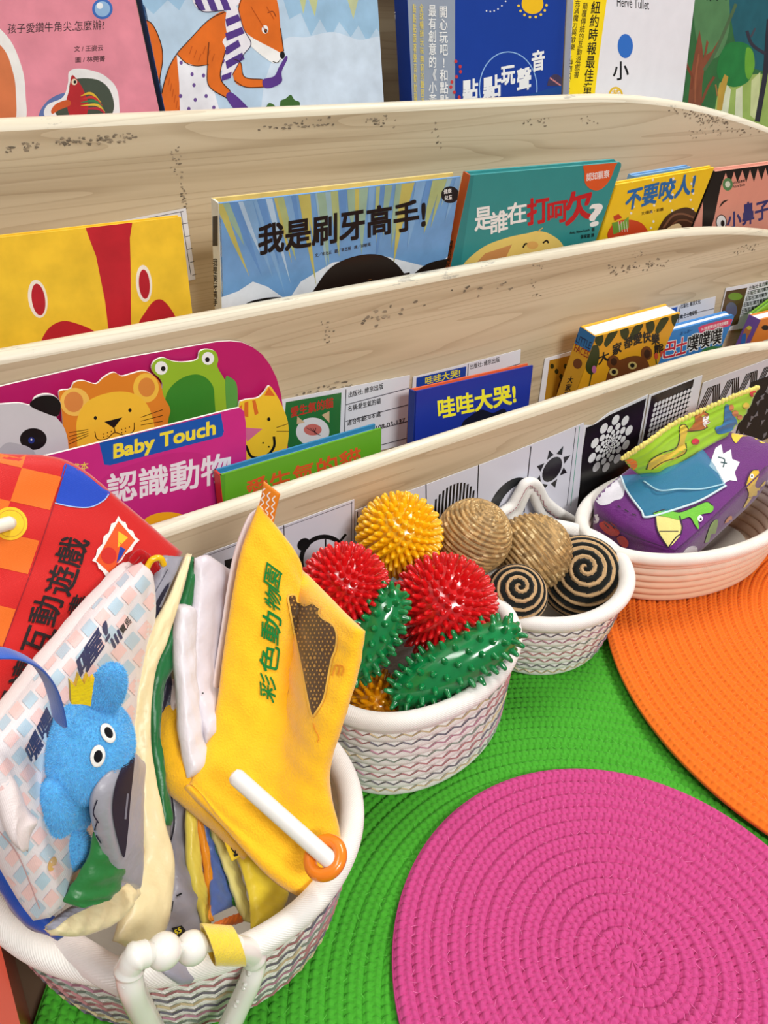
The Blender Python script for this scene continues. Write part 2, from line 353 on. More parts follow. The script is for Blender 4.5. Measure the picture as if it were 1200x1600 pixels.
# ------------------------------------------------------------------ braided round mats
def braided_mat(name, label, c, R, zt, wd, rings0, col, thread_col, N, ns, seam, ell=None, th_range=None):
    """spiral of a two-strand braid; c centre, R radius, zt top height, wd rope width"""
    th = np.linspace(0, 2 * np.pi, N + 1); nr = int(R / wd)
    i = np.arange(rings0 * ns, nr * ns + 1)
    I, TH = np.meshgrid(i, th, indexing='ij')
    rr = wd * (I / ns + TH / (2 * np.pi) - 0.5); rr = np.maximum(rr, 0.0); rr = np.where(I == 0, 0.0, rr)
    ring = np.floor(I / ns + 1e-6); u = 2 * (I / ns - ring) - 1
    edge = I == i[-1]; u = np.where(edge, 1.0, u)
    ring = np.where(edge, ring - 1, ring)
    T_ = TH + 2 * np.pi * ring; ph = T_ ** 2 / (4 * np.pi) / 0.50 + 0.5 * (u > 0) - 0.42 * np.abs(u)
    fr = ph - np.floor(ph); l = np.abs(2 * fr - 1); w_ = np.abs(2 * np.abs(u) - 1)
    bump = np.sqrt(np.clip(1 - 0.95 * l ** 2.4 - 0.95 * w_ ** 2.6, 0, 1))
    prof = np.sqrt(np.clip(1 - np.abs(u) ** 3, 0, 1)); rm = wd * (ring + 0.5)
    thick = 0.0085
    h = zt - 0.0054 + 0.0026 * prof + 0.0028 * bump
    ang = TH + seam
    sc = np.ones_like(ang) if ell is None else 1 / np.sqrt((np.cos(ang - ell[1])) ** 2 + (np.sin(ang - ell[1]) / ell[0]) ** 2)
    Xc = c[0] + rr * sc * np.cos(ang); Yc = c[1] + rr * sc * np.sin(ang)
    V = np.stack([Xc, Yc, h], -1)
    if rings0 == 0:
        V[:, :, 2] = np.where(rr < wd * 0.35, zt - 0.0022, V[:, :, 2])
    # rolled outer edge down to the underside
    out = []
    for dr, dz in ((0.0012, -0.0012), (0.0016, -0.0035), (0.0008, -0.0062), (-0.004, -0.0075)):
        e = V[-1].copy(); e[:, 0] += dr * np.cos(ang[-1]); e[:, 1] += dr * np.sin(ang[-1]); e[:, 2] = zt - 0.0028 + dz; out.append(e)
    V = np.concatenate([V, np.array(out)], 0)
    m = MB(); m.add(V.reshape(-1, 3), grid_faces(V.shape[0], N + 1), col, 'braid')
    t = thing(name, label, 'mat', (c[0], c[1], zt - 0.0085)); rope = m.build('braided_rope', t)
    # sewing thread ticks across the grooves
    s = MB(); Vs = []; Fs = []; k = 0
    for rg in range(max(rings0, 1), nr):
        n = int(2 * np.pi * rg * wd / (wd * 0.50)); a = (np.arange(n) + rng.random()) / n * 2 * np.pi + rng.normal(0, 0.001, n)
        if th_range is not None:
            aa = (a + seam - th_range[0]) % (2 * np.pi); a = a[aa < (th_range[1] - th_range[0])]
        sg = np.where(np.arange(len(a)) % 2, 1, -1)
        r0 = wd * (rg + a / (2 * np.pi) - 0.5); ok = rng.random(len(a)) < 0.45; a, r0, sg = a[ok], r0[ok], sg[ok]
        if len(a) == 0: continue
        L = wd * rng.uniform(0.16, 0.34, len(a)); ta = wd * rng.uniform(-0.06, 0.2, len(a)) * sg
        sca = 1.0 if ell is None else 1 / np.sqrt((np.cos(a + seam - ell[1])) ** 2 + (np.sin(a + seam - ell[1]) / ell[0]) ** 2)
        er = np.c_[np.cos(a + seam), np.sin(a + seam)]; et = np.c_[-er[:, 1], er[:, 0]]
        cen = A_(c[0], c[1]) + er * (r0 * sca)[:, None]
        p0 = cen - er * (L * 0.5)[:, None] - et * ta[:, None]; p1 = cen + er * (L * 0.5)[:, None] + et * ta[:, None]
        dirv = (p1 - p0) / np.linalg.norm(p1 - p0, axis=1)[:, None]; nn = np.c_[-dirv[:, 1], dirv[:, 0]] * 0.00014
        z = zt - 0.0012
        q = np.stack([np.c_[p0 - nn, np.full(len(a), z)], np.c_[p0 + nn, np.full(len(a), z)], np.c_[p1 + nn, np.full(len(a), z)], np.c_[p1 - nn, np.full(len(a), z)]], 1)
        mid = np.stack([np.c_[cen - nn, np.full(len(a), z + .0001)], np.c_[cen + nn, np.full(len(a), z + .0001)]], 1)
        W = np.concatenate([q[:, :2], mid, q[:, 2:]], 1)   # p0-,p0+,m-,m+,p1+,p1-
        Vs.append(W.reshape(-1, 3)); b = k + 6 * np.arange(len(a))[:, None]
        Fs.append(np.vstack([b + A_(0, 2, 3, 1).astype(int), b + A_(2, 5, 4, 3).astype(int)])); k += 6 * len(a)
    s.add(np.vstack(Vs), np.vstack(Fs), thread_col, 'thread', True); s.build('stitching', rope)
    return t
braided_mat('braided_mat', 'big green round braided mat on the floor under the baskets and the pink mat', (0.292, 0.112), 0.388, 0.0, 0.0125, 9, (70, 164, 42), (104, 194, 78), 2600, 6, -math.pi / 2)
braided_mat('braided_mat', 'bright pink round braided mat lying on the green mat', (0.311, 0.124), 0.1665, 0.0080, 0.0125, 0, (198, 70, 132), (226, 118, 170), 2000, 8, -math.pi / 2)
braided_mat('braided_mat', 'orange round braided mat overlapping the green and pink mats at the right', (0.822, 0.19), 0.358, 0.0160, 0.0125, 2, (234, 114, 28), (244, 154, 80), 2600, 6, -0.3, ell=(0.845, math.radians(197)))

# ------------------------------------------------------------------ coiled rope baskets
def rot2(a): return np.array([[math.cos(a), -math.sin(a)], [math.sin(a), math.cos(a)]])
def rope_basket(label, c, a, b, rot, h, z0, rows, col_fn, taper=0.86, rim=0.0075, stitch=None, lift=None, tilt=None):
    """c centre, semi-axes a, b at the rim, h height; walls are a stack of ropes, rim is the thick last rope"""
    N = 224; th = np.linspace(0, 2 * np.pi, N + 1); R = rot2(rot); rh = h / rows; wall = rh * 0.42
    def fac(z): return taper + (1 - taper) * (max(z, 0) / h) ** 0.75
    prof = [(-0.03, 0.0008, 0)]
    for k in range(rows):
        if k == rows - 1:
            for q in np.linspace(-100, 260, 22)[:-4]:
                an = math.radians(q); prof.append((-wall + 0.001 + rim * math.cos(an), h - rim * 0.85 + rim * math.sin(an), k))
        else:
            for q in np.linspace(-75, 75, 7):
                an = math.radians(q); prof.append((-wall * (1 - math.cos(an)), rh * (k + 0.5) + rh * 0.5 * math.sin(an) / math.sin(math.radians(75)) * 0.98, k))
    inner = []
    for k in range(rows - 2, -1, -1):
        for q in np.linspace(75, -75, 6):
            an = math.radians(q); inner.append((-wall * (1.2 + math.cos(an)) , rh * (k + 0.5) + rh * 0.5 * math.sin(an), k))
    prof += inner + [(-0.03, 0.006, 0), (-a * 0.5, 0.006, 0)]
    Vs = np.zeros((len(prof), N + 1, 3)); uv = np.zeros_like(Vs); cols = np.zeros((len(prof), N + 1, 3))
    Lp = 0
    for j, (d, z, k) in enumerate(prof):
        f = fac(z); x = (a * f + d) * np.cos(th); y = (b * f + d) * np.sin(th)
        zz = np.full(N + 1, z) + (0 if lift is None else lift(th) * (max(z, 0) / h) ** 2)
        if tilt is not None: zz = zz + (x * tilt[0] + y * tilt[1]) * (max(z, 0) / h)
        P = np.c_[x, y] @ R.T
        Vs[j, :, 0] = c[0] + P[:, 0]; Vs[j, :, 1] = c[1] + P[:, 1]; Vs[j, :, 2] = z0 + zz
        if j: Lp += math.hypot(d - prof[j - 1][0], z - prof[j - 1][1])
        uv[j, :, 0] = th * (a + b) / 2; uv[j, :, 1] = Lp
        cols[j] = np.array([col_fn(k / max(rows - 1, 1), t) for t in th])
    m = MB(); F = grid_faces(len(prof), N + 1)[:, ::-1]
    fc = srgb(cols.reshape(-1, 3)[F[:, 0]])
    m.add(Vs.reshape(-1, 3), F, fc, 'cotton', True, uv.reshape(-1, 3), lin=True)
    t = thing('rope_basket', label, 'basket', (c[0], c[1], z0)); rope = m.build('coiled_rope', t)
    # inside base
    m = MB(); f0 = fac(0); rr = np.linspace(0, 1, 10); V = []
    for q in rr:
        P = np.c_[(a * f0 - 0.02) * q * np.cos(th), (b * f0 - 0.02) * q * np.sin(th)] @ R.T
        V.append(np.c_[c[0] + P[:, 0], c[1] + P[:, 1], np.full(N + 1, z0 + 0.007)])
    m.add(np.vstack(V), grid_faces(10, N + 1), (206, 198, 184), 'cotton'); m.build('base', t)
    if stitch:
        m = MB()
        for k in range(rows - 1):
            z = rh * (k + 1) - 0.0005; n = int(2 * np.pi * (a + b) / 2 / 0.0135); tt = np.arange(2 * n + 1) / (2 * n) * 2 * np.pi
            f = fac(z); zz = z + np.where(np.arange(2 * n + 1) % 2, 0.0024, -0.0014)
            d = 0.0006
            x = (a * f + d) * np.cos(tt); y = (b * f + d) * np.sin(tt); P = np.c_[x, y] @ R.T
            lz = 0 if lift is None else lift(tt) * (z / h) ** 2
            if tilt is not None: lz = lz + (x * tilt[0] + y * tilt[1]) * (z / h)
            Q = np.c_[c[0] + P[:, 0], c[1] + P[:, 1], z0 + zz + lz]
            nrmv = np.c_[P / np.linalg.norm(P, axis=1)[:, None], np.zeros(len(P))]; up = np.zeros_like(Q); up[:, 2] = 0.00014
            W = np.concatenate([Q - up - nrmv * 0.001, Q - up * 0.6 + nrmv * 0.0003, Q + up * 0.6 + nrmv * 0.0003, Q + up - nrmv * 0.001], 0); L = len(Q)
            ii = np.arange(L - 1); F = np.vstack([np.c_[ii + s * L, ii + 1 + s * L, ii + 1 + (s + 1) * L, ii + (s + 1) * L] for s in range(3)])
            sc = np.array([stitch[int((k * 2 + (q // 15)) % len(stitch))] for q in range(L - 1)])
            m.add(W, F, np.tile(sc, (3, 1)), 'thread', False)
        m.build('stitching', rope)
    return t
white = lambda v, t: (238, 234, 228)
STC = [(176, 124, 124), (118, 114, 126), (186, 130, 130), (206, 188, 150), (140, 150, 138), (120, 116, 122), (190, 140, 156)]
bk_big = rope_basket('biggest white rope basket at the lower left crammed with cloth books', (0.078, 0.346), 0.128, 0.109, math.radians(138), 0.106, 0.0, 10, white, 0.84, 0.0085, STC)
bk_ball = rope_basket('round white rope basket holding the spiky rubber balls', (0.318, 0.380), 0.100, 0.070, math.radians(8), 0.100, 0.0, 10, white, 0.93, 0.008, STC)
bk_straw = rope_basket('white rope basket with a loop handle holding the wound straw balls', (0.504, 0.413), 0.092, 0.083, math.radians(8), 0.086, 0.0, 9, white, 0.80, 0.008, STC)
peach = lambda v, t: tuple(np.array((238, 232, 222)) * v ** 1.6 + np.array((232, 194, 160)) * (1 - v ** 1.6))  # peach bounce light painted into the rope colour, fading out toward the rim
bk_tissue = rope_basket('low oval white rope basket painted with peach bounce, holding the purple fabric tissue box', (0.724, 0.402), 0.146, 0.087, math.radians(-7), 0.072, 0.016, 7, peach, 0.84, 0.0078, None)
bk_edge = rope_basket('rope basket with painted bounce, cut off by the photo edge beyond the purple tissue box', (0.952, 0.334), 0.094, 0.072, 0, 0.062, 0.016, 6, peach, 0.86, 0.0075, None)
# loop handle of the straw-ball basket, two ropes arched up against the rack
for pts, r in (([(770, 812), (786, 800), (800, 790), (811, 772), (820, 757), (830, 754), (840, 761), (850, 780), (868, 797), (892, 812)], 0.0062),
               ([(794, 812), (808, 800), (816, 784), (824, 768), (831, 768), (838, 786), (848, 804), (864, 815)], 0.0052)):
    m = MB(); tube(m, catmull([onY(x, y, 0.4925) for x, y in pts], 60), r, (238, 234, 228), 'cotton', 12); lh = m.build('loop_handle', bk_straw)
m = MB(); P = catmull([onY(x, y, 0.487) for x, y in [(790, 806), (804, 796), (813, 780), (822, 764), (830, 762), (842, 776), (856, 800), (872, 812)]], 40)
P[::2] += A_(0.001, -0.001, 0.0022); tube(m, P, 0.0004, (150, 90, 100), 'thread', 5); m.build('stitching', lh)
# folded-in loop handle of the big basket
m = MB(); tube(m, catmull([onZ(x, y, z) for x, y, z in [(84, 1468, 0.085), (100, 1476, 0.098), (130, 1494, 0.103), (165, 1516, 0.103), (200, 1534, 0.095)]], 40), 0.0085, (240, 230, 226), 'cotton', 12); m.build('loop_handle', bk_big)

# ------------------------------------------------------------------ spiky rubber balls
def spiky(name, label, c, r, col, n, sl, sr, axis=None, group=None, blunt=0.66):
    """r radius or three semi-axes of the core, n spikes of length sl and base radius sr"""
    m = MB(); rr = np.ones(3) * r; R = np.eye(3) if axis is None else frame_from(axis)
    ball(m, A_(*c), rr, col, 'rubber', 40, 24, R)
    k = np.arange(n) + 0.5; ph = np.arccos(1 - 2 * k / n); th = np.pi * (1 + 5 ** 0.5) * k
    D = np.c_[np.cos(th) * np.sin(ph), np.sin(th) * np.sin(ph), np.cos(ph)]
    if axis is not None: D = D[np.abs(D[:, 2]) < 0.965]
    for d in D:
        p = d * rr; nv = nrm(d / rr); Q = frame_from(nv); ns = 8; a = np.linspace(0, 2 * np.pi, ns, endpoint=False)
        V = []
        for hh, q in ((-0.12, 1.25), (0.12, 1.0), (0.55, 0.80), (0.85, blunt), (0.97, blunt * 0.6)):
            V.append(p + (np.c_[np.cos(a) * sr * q, np.sin(a) * sr * q, np.full(ns, hh * sl)]) @ Q.T)
        V.append((p + nv * sl)[None]); V = np.vstack(V) @ R.T + A_(*c)
        F = [(i * ns + j, i * ns + (j + 1) % ns, (i + 1) * ns + (j + 1) % ns, (i + 1) * ns + j) for i in range(4) for j in range(ns)]
        m.add(V, F, col, 'rubber'); m.add(V[-ns - 1:], [(j, (j + 1) % ns, ns) for j in range(ns)], col, 'rubber')
    return m.build(name, None, label, 'ball', group)
RED, YEL, GRN = (214, 22, 26), (252, 190, 16), (14, 128, 66)
G = 'spiky massage balls in the rope basket'
spiky('spiky_ball', 'yellow spiky rubber ball on top of the pile in front of the rack', A_(.3521, .4603, .1539), 0.0326, YEL, 290, 0.0084, 0.0028, group=G)
spiky('spiky_ball', 'red spiky rubber ball at the left of the pile beside the yellow plush book', A_(.2678, .4219, .1554), 0.0302, RED, 300, 0.0084, 0.0025, group=G)
spiky('spiky_ball', 'large red spiky rubber ball between the two green spiky ovals', onY(693, 948, 0.386), 0.0385, RED, 340, 0.0094, 0.0027, group=G)
def oval(label, p0, p1, rend, b, n):
    ax = p1 - p0; spiky('spiky_oval', label, (p0 + p1) / 2, (b, b, np.linalg.norm(ax) / 2 + rend), GRN, n, 0.0068, 0.0027, ax, G)
oval('long green spiky rubber oval hanging over the front rim', onZ(782, 996, .124), onZ(640, 1078, .090), 0.018, 0.0215, 124)
oval('green spiky rubber oval tucked next to the yellow plush book corner', onZ(608, 944, .152), onZ(562, 1035, .112), 0.015, 0.0175, 96)
spiky('spiky_ball', 'dull yellow spiky rubber ball low inside the basket under the green ovals', onZ(588, 1102, .060), 0.0225, (226, 150, 10), 150, 0.0092, 0.0024, group=G)

# ------------------------------------------------------------------ wound straw and yarn balls
def wound_ball(name, label, c, r, axis, coils, kind, group):
    m = MB(); R = frame_from(axis); nv = coils * 6 + 1; nu = 200
    ph = np.linspace(0.0, np.pi, nv); th = np.linspace(0, 2 * np.pi, nu + 1)
    PH, TH = np.meshgrid(ph, th, indexing='ij')
    q = PH / np.pi * coils - (1 if kind == 'straw' else 2) * TH / (2 * np.pi) + 40      # a spiral of rope from pole to pole
    fr = q - np.floor(q)
    if kind != 'straw': qm = q % 2; fr = np.where(qm < 1.2, qm / 1.2, (qm - 1.2) / 0.8)
    amp = r * np.pi / coils * 0.52
    tw = (0.10 if kind == 'straw' else 0.25) * np.sin(TH * (44 if kind == 'straw' else 60) * np.maximum(np.sin(PH), 0.15) + 9 * fr)
    rad = r + amp * (np.abs(np.sin(np.pi * fr)) ** 0.55 - 0.6 + 0.18 * tw * np.sin(np.pi * fr))
    V = np.stack([rad * np.sin(PH) * np.cos(TH), rad * np.sin(PH) * np.sin(TH), rad * np.cos(PH)], -1).reshape(-1, 3) @ R.T + c
    F = grid_faces(nv, nu + 1); idx = np.floor(q + 1e-4).astype(int).reshape(-1)[F[:, 0]]
    fq = fr.reshape(-1)[F].mean(1)
    if kind == 'straw':
        sid = (idx * 131 + (TH.reshape(-1)[F[:, 0]] / 0.13 + idx * 0.37).astype(int) * 7 + (fq * 3).astype(int) * 53) % 997
        tone = np.random.default_rng(4).random(997)[sid][:, None]; base = np.array((172, 138, 88)) * (0.80 + 0.36 * tone)
        base = np.where(tone > 0.95, np.array((226, 198, 146)), base); mt = 'straw'
    else:
        base = np.where(((q.reshape(-1)[F[:, 0]] + 0.08) % 2 < 1.2)[:, None], np.array((24, 26, 24)), np.array((196, 160, 116))); mt = 'yarn'
    m.add(V, F, base, mt)
    return m.build(name, None, label, 'ball', group)
G2 = 'wound balls in the loop-handled basket'
wound_ball('straw_ball', 'tan straw-wound ball resting high beside the yellow spiky ball', A_(.4268, .4412, .1351), 0.0358, (0.25, -0.25, 0.9), 23, 'straw', G2)
wound_ball('straw_ball', 'tan straw-wound ball at the back under the loop handle', A_(.4900, .4205, .1040), 0.0385, (0.75, -0.2, 0.62), 23, 'straw', G2)
wound_ball('yarn_ball', 'smaller black and tan spiral ball at the front rim, nearest the large red spiky ball', onY(806, 930, 0.391), 0.0290, (-0.36, -0.43, 0.83), 20, 'yarn', G2)
wound_ball('yarn_ball', 'larger black and tan spiral ball showing its swirl beside the oval basket', A_(.5551, .4050, .0542), 0.0440, (-0.48, -0.42, 0.77), 24, 'yarn', G2)
# ------------------------------------------------------------------ flat printed things
class Plane:
    def __init__(s, O, U, V): s.O = np.asarray(O, float); s.U = nrm(U); s.V = nrm(V - s.U * (V @ s.U)); s.N = np.cross(s.U, s.V)
    def uv(s, P): return np.array([((q := onP(x, y, s.O, s.N) - s.O) @ s.U, q @ s.V) for x, y in np.asarray(P, float)])
    def pt(s, uv, h): uv = np.asarray(uv, float); return s.O + uv[:, :1] * s.U + uv[:, 1:2] * s.V + s.N * h
def art(mb, pl, items, rect=None, mat='print', h0=0.00002, dh=0.000008, inset=0.0):
    h = h0
    for it in items:
        if it[0] == 'mat': mat = it[1]; continue
        if it[0] in ('upoly', 'ustroke'):
            if it[0] == 'upoly': V, F = np.asarray(it[1], float), None
            elif it[0] == 'ustroke': V, F = stroke(it[1], it[3])
            shapes = [(V, F, it[2], 1.0)]
        else: shapes = [(pl.uv(V), F, c, k) for V, F, c, k in art_shapes([it])]
        for V, F, c, k in shapes:
            h += dh * k
            if F is None:
                if rect is not None:
                    V = clip_poly(V, (rect[0] + inset, rect[1] + inset, rect[2] - inset, rect[3] - inset))
                    if V is None: continue
                V, F = tess(V)
                if len(F) == 0: continue
            elif rect is not None:
                ce = V[F].mean(1); F = F[(ce[:, 0] > rect[0]) & (ce[:, 0] < rect[2]) & (ce[:, 1] > rect[1]) & (ce[:, 1] < rect[3])]
                if len(F) == 0: continue
            W = pl.pt(V, h)
            # face the reader
            f0 = F[0][:3]; nn = np.cross(W[f0[1]] - W[f0[0]], W[f0[2]] - W[f0[0]])
            mb.add(W, F if nn @ pl.N > 0 else F[:, ::-1], c, mat, False)
def rrect(w, h, r, n=6, corners='tr'):
    P = []
    for (cx, cy, a0, key) in ((w, h, 0, 'tr'), (0, h, 90, 'tl'), (0, 0, 180, 'bl'), (w, 0, 270, 'br')):
        if key in corners and r > 0:
            ox = cx - r if cx > 0 else r; oy = cy - r if cy > 0 else r
            for a in np.linspace(a0, a0 + 90, n): P.append((ox + r * math.cos(math.radians(a)), oy + r * math.sin(math.radians(a))))
        else: P.append((cx, cy))
    return np.array(P)
def prism(mb, pl, P, n0, n1, col, side, mat='print', back=None):
    """P outline in the plane, from depth n0 to n1 (n1 is the face)"""
    P = np.asarray(P, float); n = len(P); Q, T = tess(P)
    W = np.vstack([pl.pt(P, n0), pl.pt(P, n1)]); f = T
    nn = np.cross(W[f[0][1]] - W[f[0][0]], W[f[0][2]] - W[f[0][0]]) @ pl.N; f = f if nn > 0 else f[:, ::-1]
    ar = 0.5 * np.sum(P[:, 0] * np.roll(P[:, 1], -1) - np.roll(P[:, 0], -1) * P[:, 1])
    F = np.array([(k, (k + 1) % n, n + (k + 1) % n, n + k) for k in range(n)]); F = F if ar > 0 else F[:, ::-1]
    p3 = lambda q: np.c_[q, -np.ones(len(q), int)]; c3 = lambda c, k: np.tile(np.asarray(c, float), (k, 1))
    mb.add(W, np.vstack([p3(f + n), p3(f[:, ::-1]), F]), np.vstack([c3(col, len(f)), c3(back or col, len(f)), c3(side, len(F))]), mat, False)
def book(name, label, group, tl, tr, y, lean, hgt, thick, cover, spine, pages, items, back=None, board=0.0022, y2=None, radius=0.0, inset=0.004,
         spine_items=(), edge=None, mat='print', corners='tr', side='L', pin=None, cat='book', page_top=None):
    """tl, tr: photo corners of the front cover's top edge; y its distance; lean: how far the top tips toward the reader (degrees)"""
    O = onY(*tl, y); E2 = onY(*tr, y2 if y2 is not None else y); wdt = np.linalg.norm(E2 - O); U = (E2 - O) / wdt
    a = math.radians(lean); pl = Plane(O, U, A_(0, -math.sin(a), math.cos(a))); pl.O = O - pl.V * hgt
    base = pl.O - pl.N * thick / 2 + pl.U * wdt / 2
    t = thing(name, label, cat, base, group); edge = edge or cover; back = back or cover
    m = MB(); prism(m, pl, rrect(wdt, hgt, radius, corners=corners), -board, 0, cover, edge, mat)
    art(m, pl, items, (0, 0, wdt, hgt), mat); m.build('front_cover', t)
    if thick > board * 2.2:
        m = MB(); prism(m, pl, rrect(wdt, hgt, radius, corners=corners), -thick, -thick + board, back, back, mat); m.build('back_cover', t)
        m = MB(); P = rrect(wdt - inset, hgt - inset, max(radius - inset, 0), corners=corners); prism(m, pl, P, -thick + board, -board, pages, page_top or pages, 'paper')
        for k in range(1, 6):                                       # page lines along the top
            d = -board - (thick - 2 * board) * k / 6
            W = [pl.pt([(0.0, hgt - inset + 0.0001)], d)[0], pl.pt([(wdt - inset - radius, hgt - inset + 0.0001)], d)[0]]
            m.add([W[0], W[1], W[1] - pl.N * 0.0003, W[0] - pl.N * 0.0003], [(0, 1, 2, 3)], np.array(pages) * 0.82, 'paper', False)
        m.build('page_block', t)
        m = MB(); sp = Plane(pl.O - pl.N * thick, pl.N, pl.V); sp.N = -pl.U if side == 'L' else pl.U
        if side == 'R': sp.O = sp.O + pl.U * (wdt - 0.0015)
        P = np.array([(0, 0), (thick, 0), (thick, hgt), (0, hgt)]); prism(m, sp, P, -0.0015 if side == 'L' else 0.0, 0.0004 if side == 'L' else 0.0015, spine, spine, mat)
        if spine_items: art(m, sp, spine_items, (0, 0, thick, hgt), mat, h0=0.0005)
        m.build('spine', t)
    if pin: print(name, 'left edge bottom', pin)
    return t, pl
WH, BK = (244, 244, 242), (18, 18, 20)
def vtext(s, top, bot, wd, col, wt=0.01, skew=0.0, line=1.0):
    """a column of characters; top and bottom centres in photo pixels"""
    top, bot = A_(*top), A_(*bot); hx = A_(wd / 2, -skew * wd / 2)
    return ('text', '\n'.join(s), bot - hx, bot + hx, top - hx, col, wt, line)
def htext(s, bl, br, hgt, col, wt=0.01, lean=0.0): return ('text', s, bl, br, (bl[0] + lean, bl[1] - hgt), col, wt)
GT, GM, GB = 'picture books in the top tier', 'picture books in the middle tier', 'board books in the lowest tier'

# ---- top tier
YT = 0.752
book('picture_book', 'pink picture book with a red fish sticker, cut off at the left', GT, (-190, -70), (192, -92), YT, -1, 0.25, 0.012, (226, 140, 156), (226, 140, 156), WH, [
    ('blob', [(-120, 20), (-40, 22), (10, 55), (34, 105), (40, 150), (38, 200), (0, 300), (-120, 300)], (238, 236, 232)),
    ('blob', [(-130, 40), (-50, 40), (2, 72), (20, 112), (25, 150), (22, 200), (-10, 280), (-130, 290)], (214, 120, 72)),
    ('ell', (160, 14, 16, 16), (60, 110, 190)), ('ell', (160, 14, 12, 12), (150, 190, 230)), ('ell', (156, 9, 5, 5), (240, 246, 250)),
    htext('孩子愛鑽牛角尖,怎麼辦?', (12, 53), (163, 47), 16, (40, 30, 34), 0.004), htext('文 / 王姿云', (116, 81), (161, 79), 9, (70, 40, 46)), htext('圖 / 林莞菁', (118, 98), (164, 96), 9, (70, 40, 46)),
    ('blob', [(60, 190), (72, 160), (100, 145), (125, 150), (160, 190), (150, 240), (80, 240)], (96, 116, 170)),
    ('blob', [(108, 112), (124, 107), (150, 112), (166, 120), (181, 136), (186, 160), (182, 190), (140, 215), (95, 200), (70, 182), (74, 164), (98, 152), (106, 130)], (240, 238, 236)),
    ('blob', [(112, 126), (150, 124), (172, 142), (176, 176), (140, 205), (100, 190), (86, 172), (106, 156)], (70, 80, 66)),
    ('blob', [(112, 118), (120, 124), (130, 140), (138, 165), (130, 190), (112, 188), (104, 160), (108, 140)], (186, 38, 44)),
    ('blob', [(80, 172), (88, 162), (106, 156), (110, 164), (92, 172), (82, 178)], (206, 90, 40))]
    + [('line', [(126, 150 + k * 5), (142 + k * 3, 146 + k * 6), (158 + k * 2, 160 + k * 5)], c, 4, 1) for k, c in enumerate([(220, 180, 50), (200, 50, 50), (60, 130, 80), (230, 190, 60), (190, 40, 60)])]
    + [('ell', (116, 128, 4.5, 5), (240, 220, 190)), ('ell', (117, 128, 2.2, 2.6), BK)], mat='paint')
fur = (226, 110, 30)
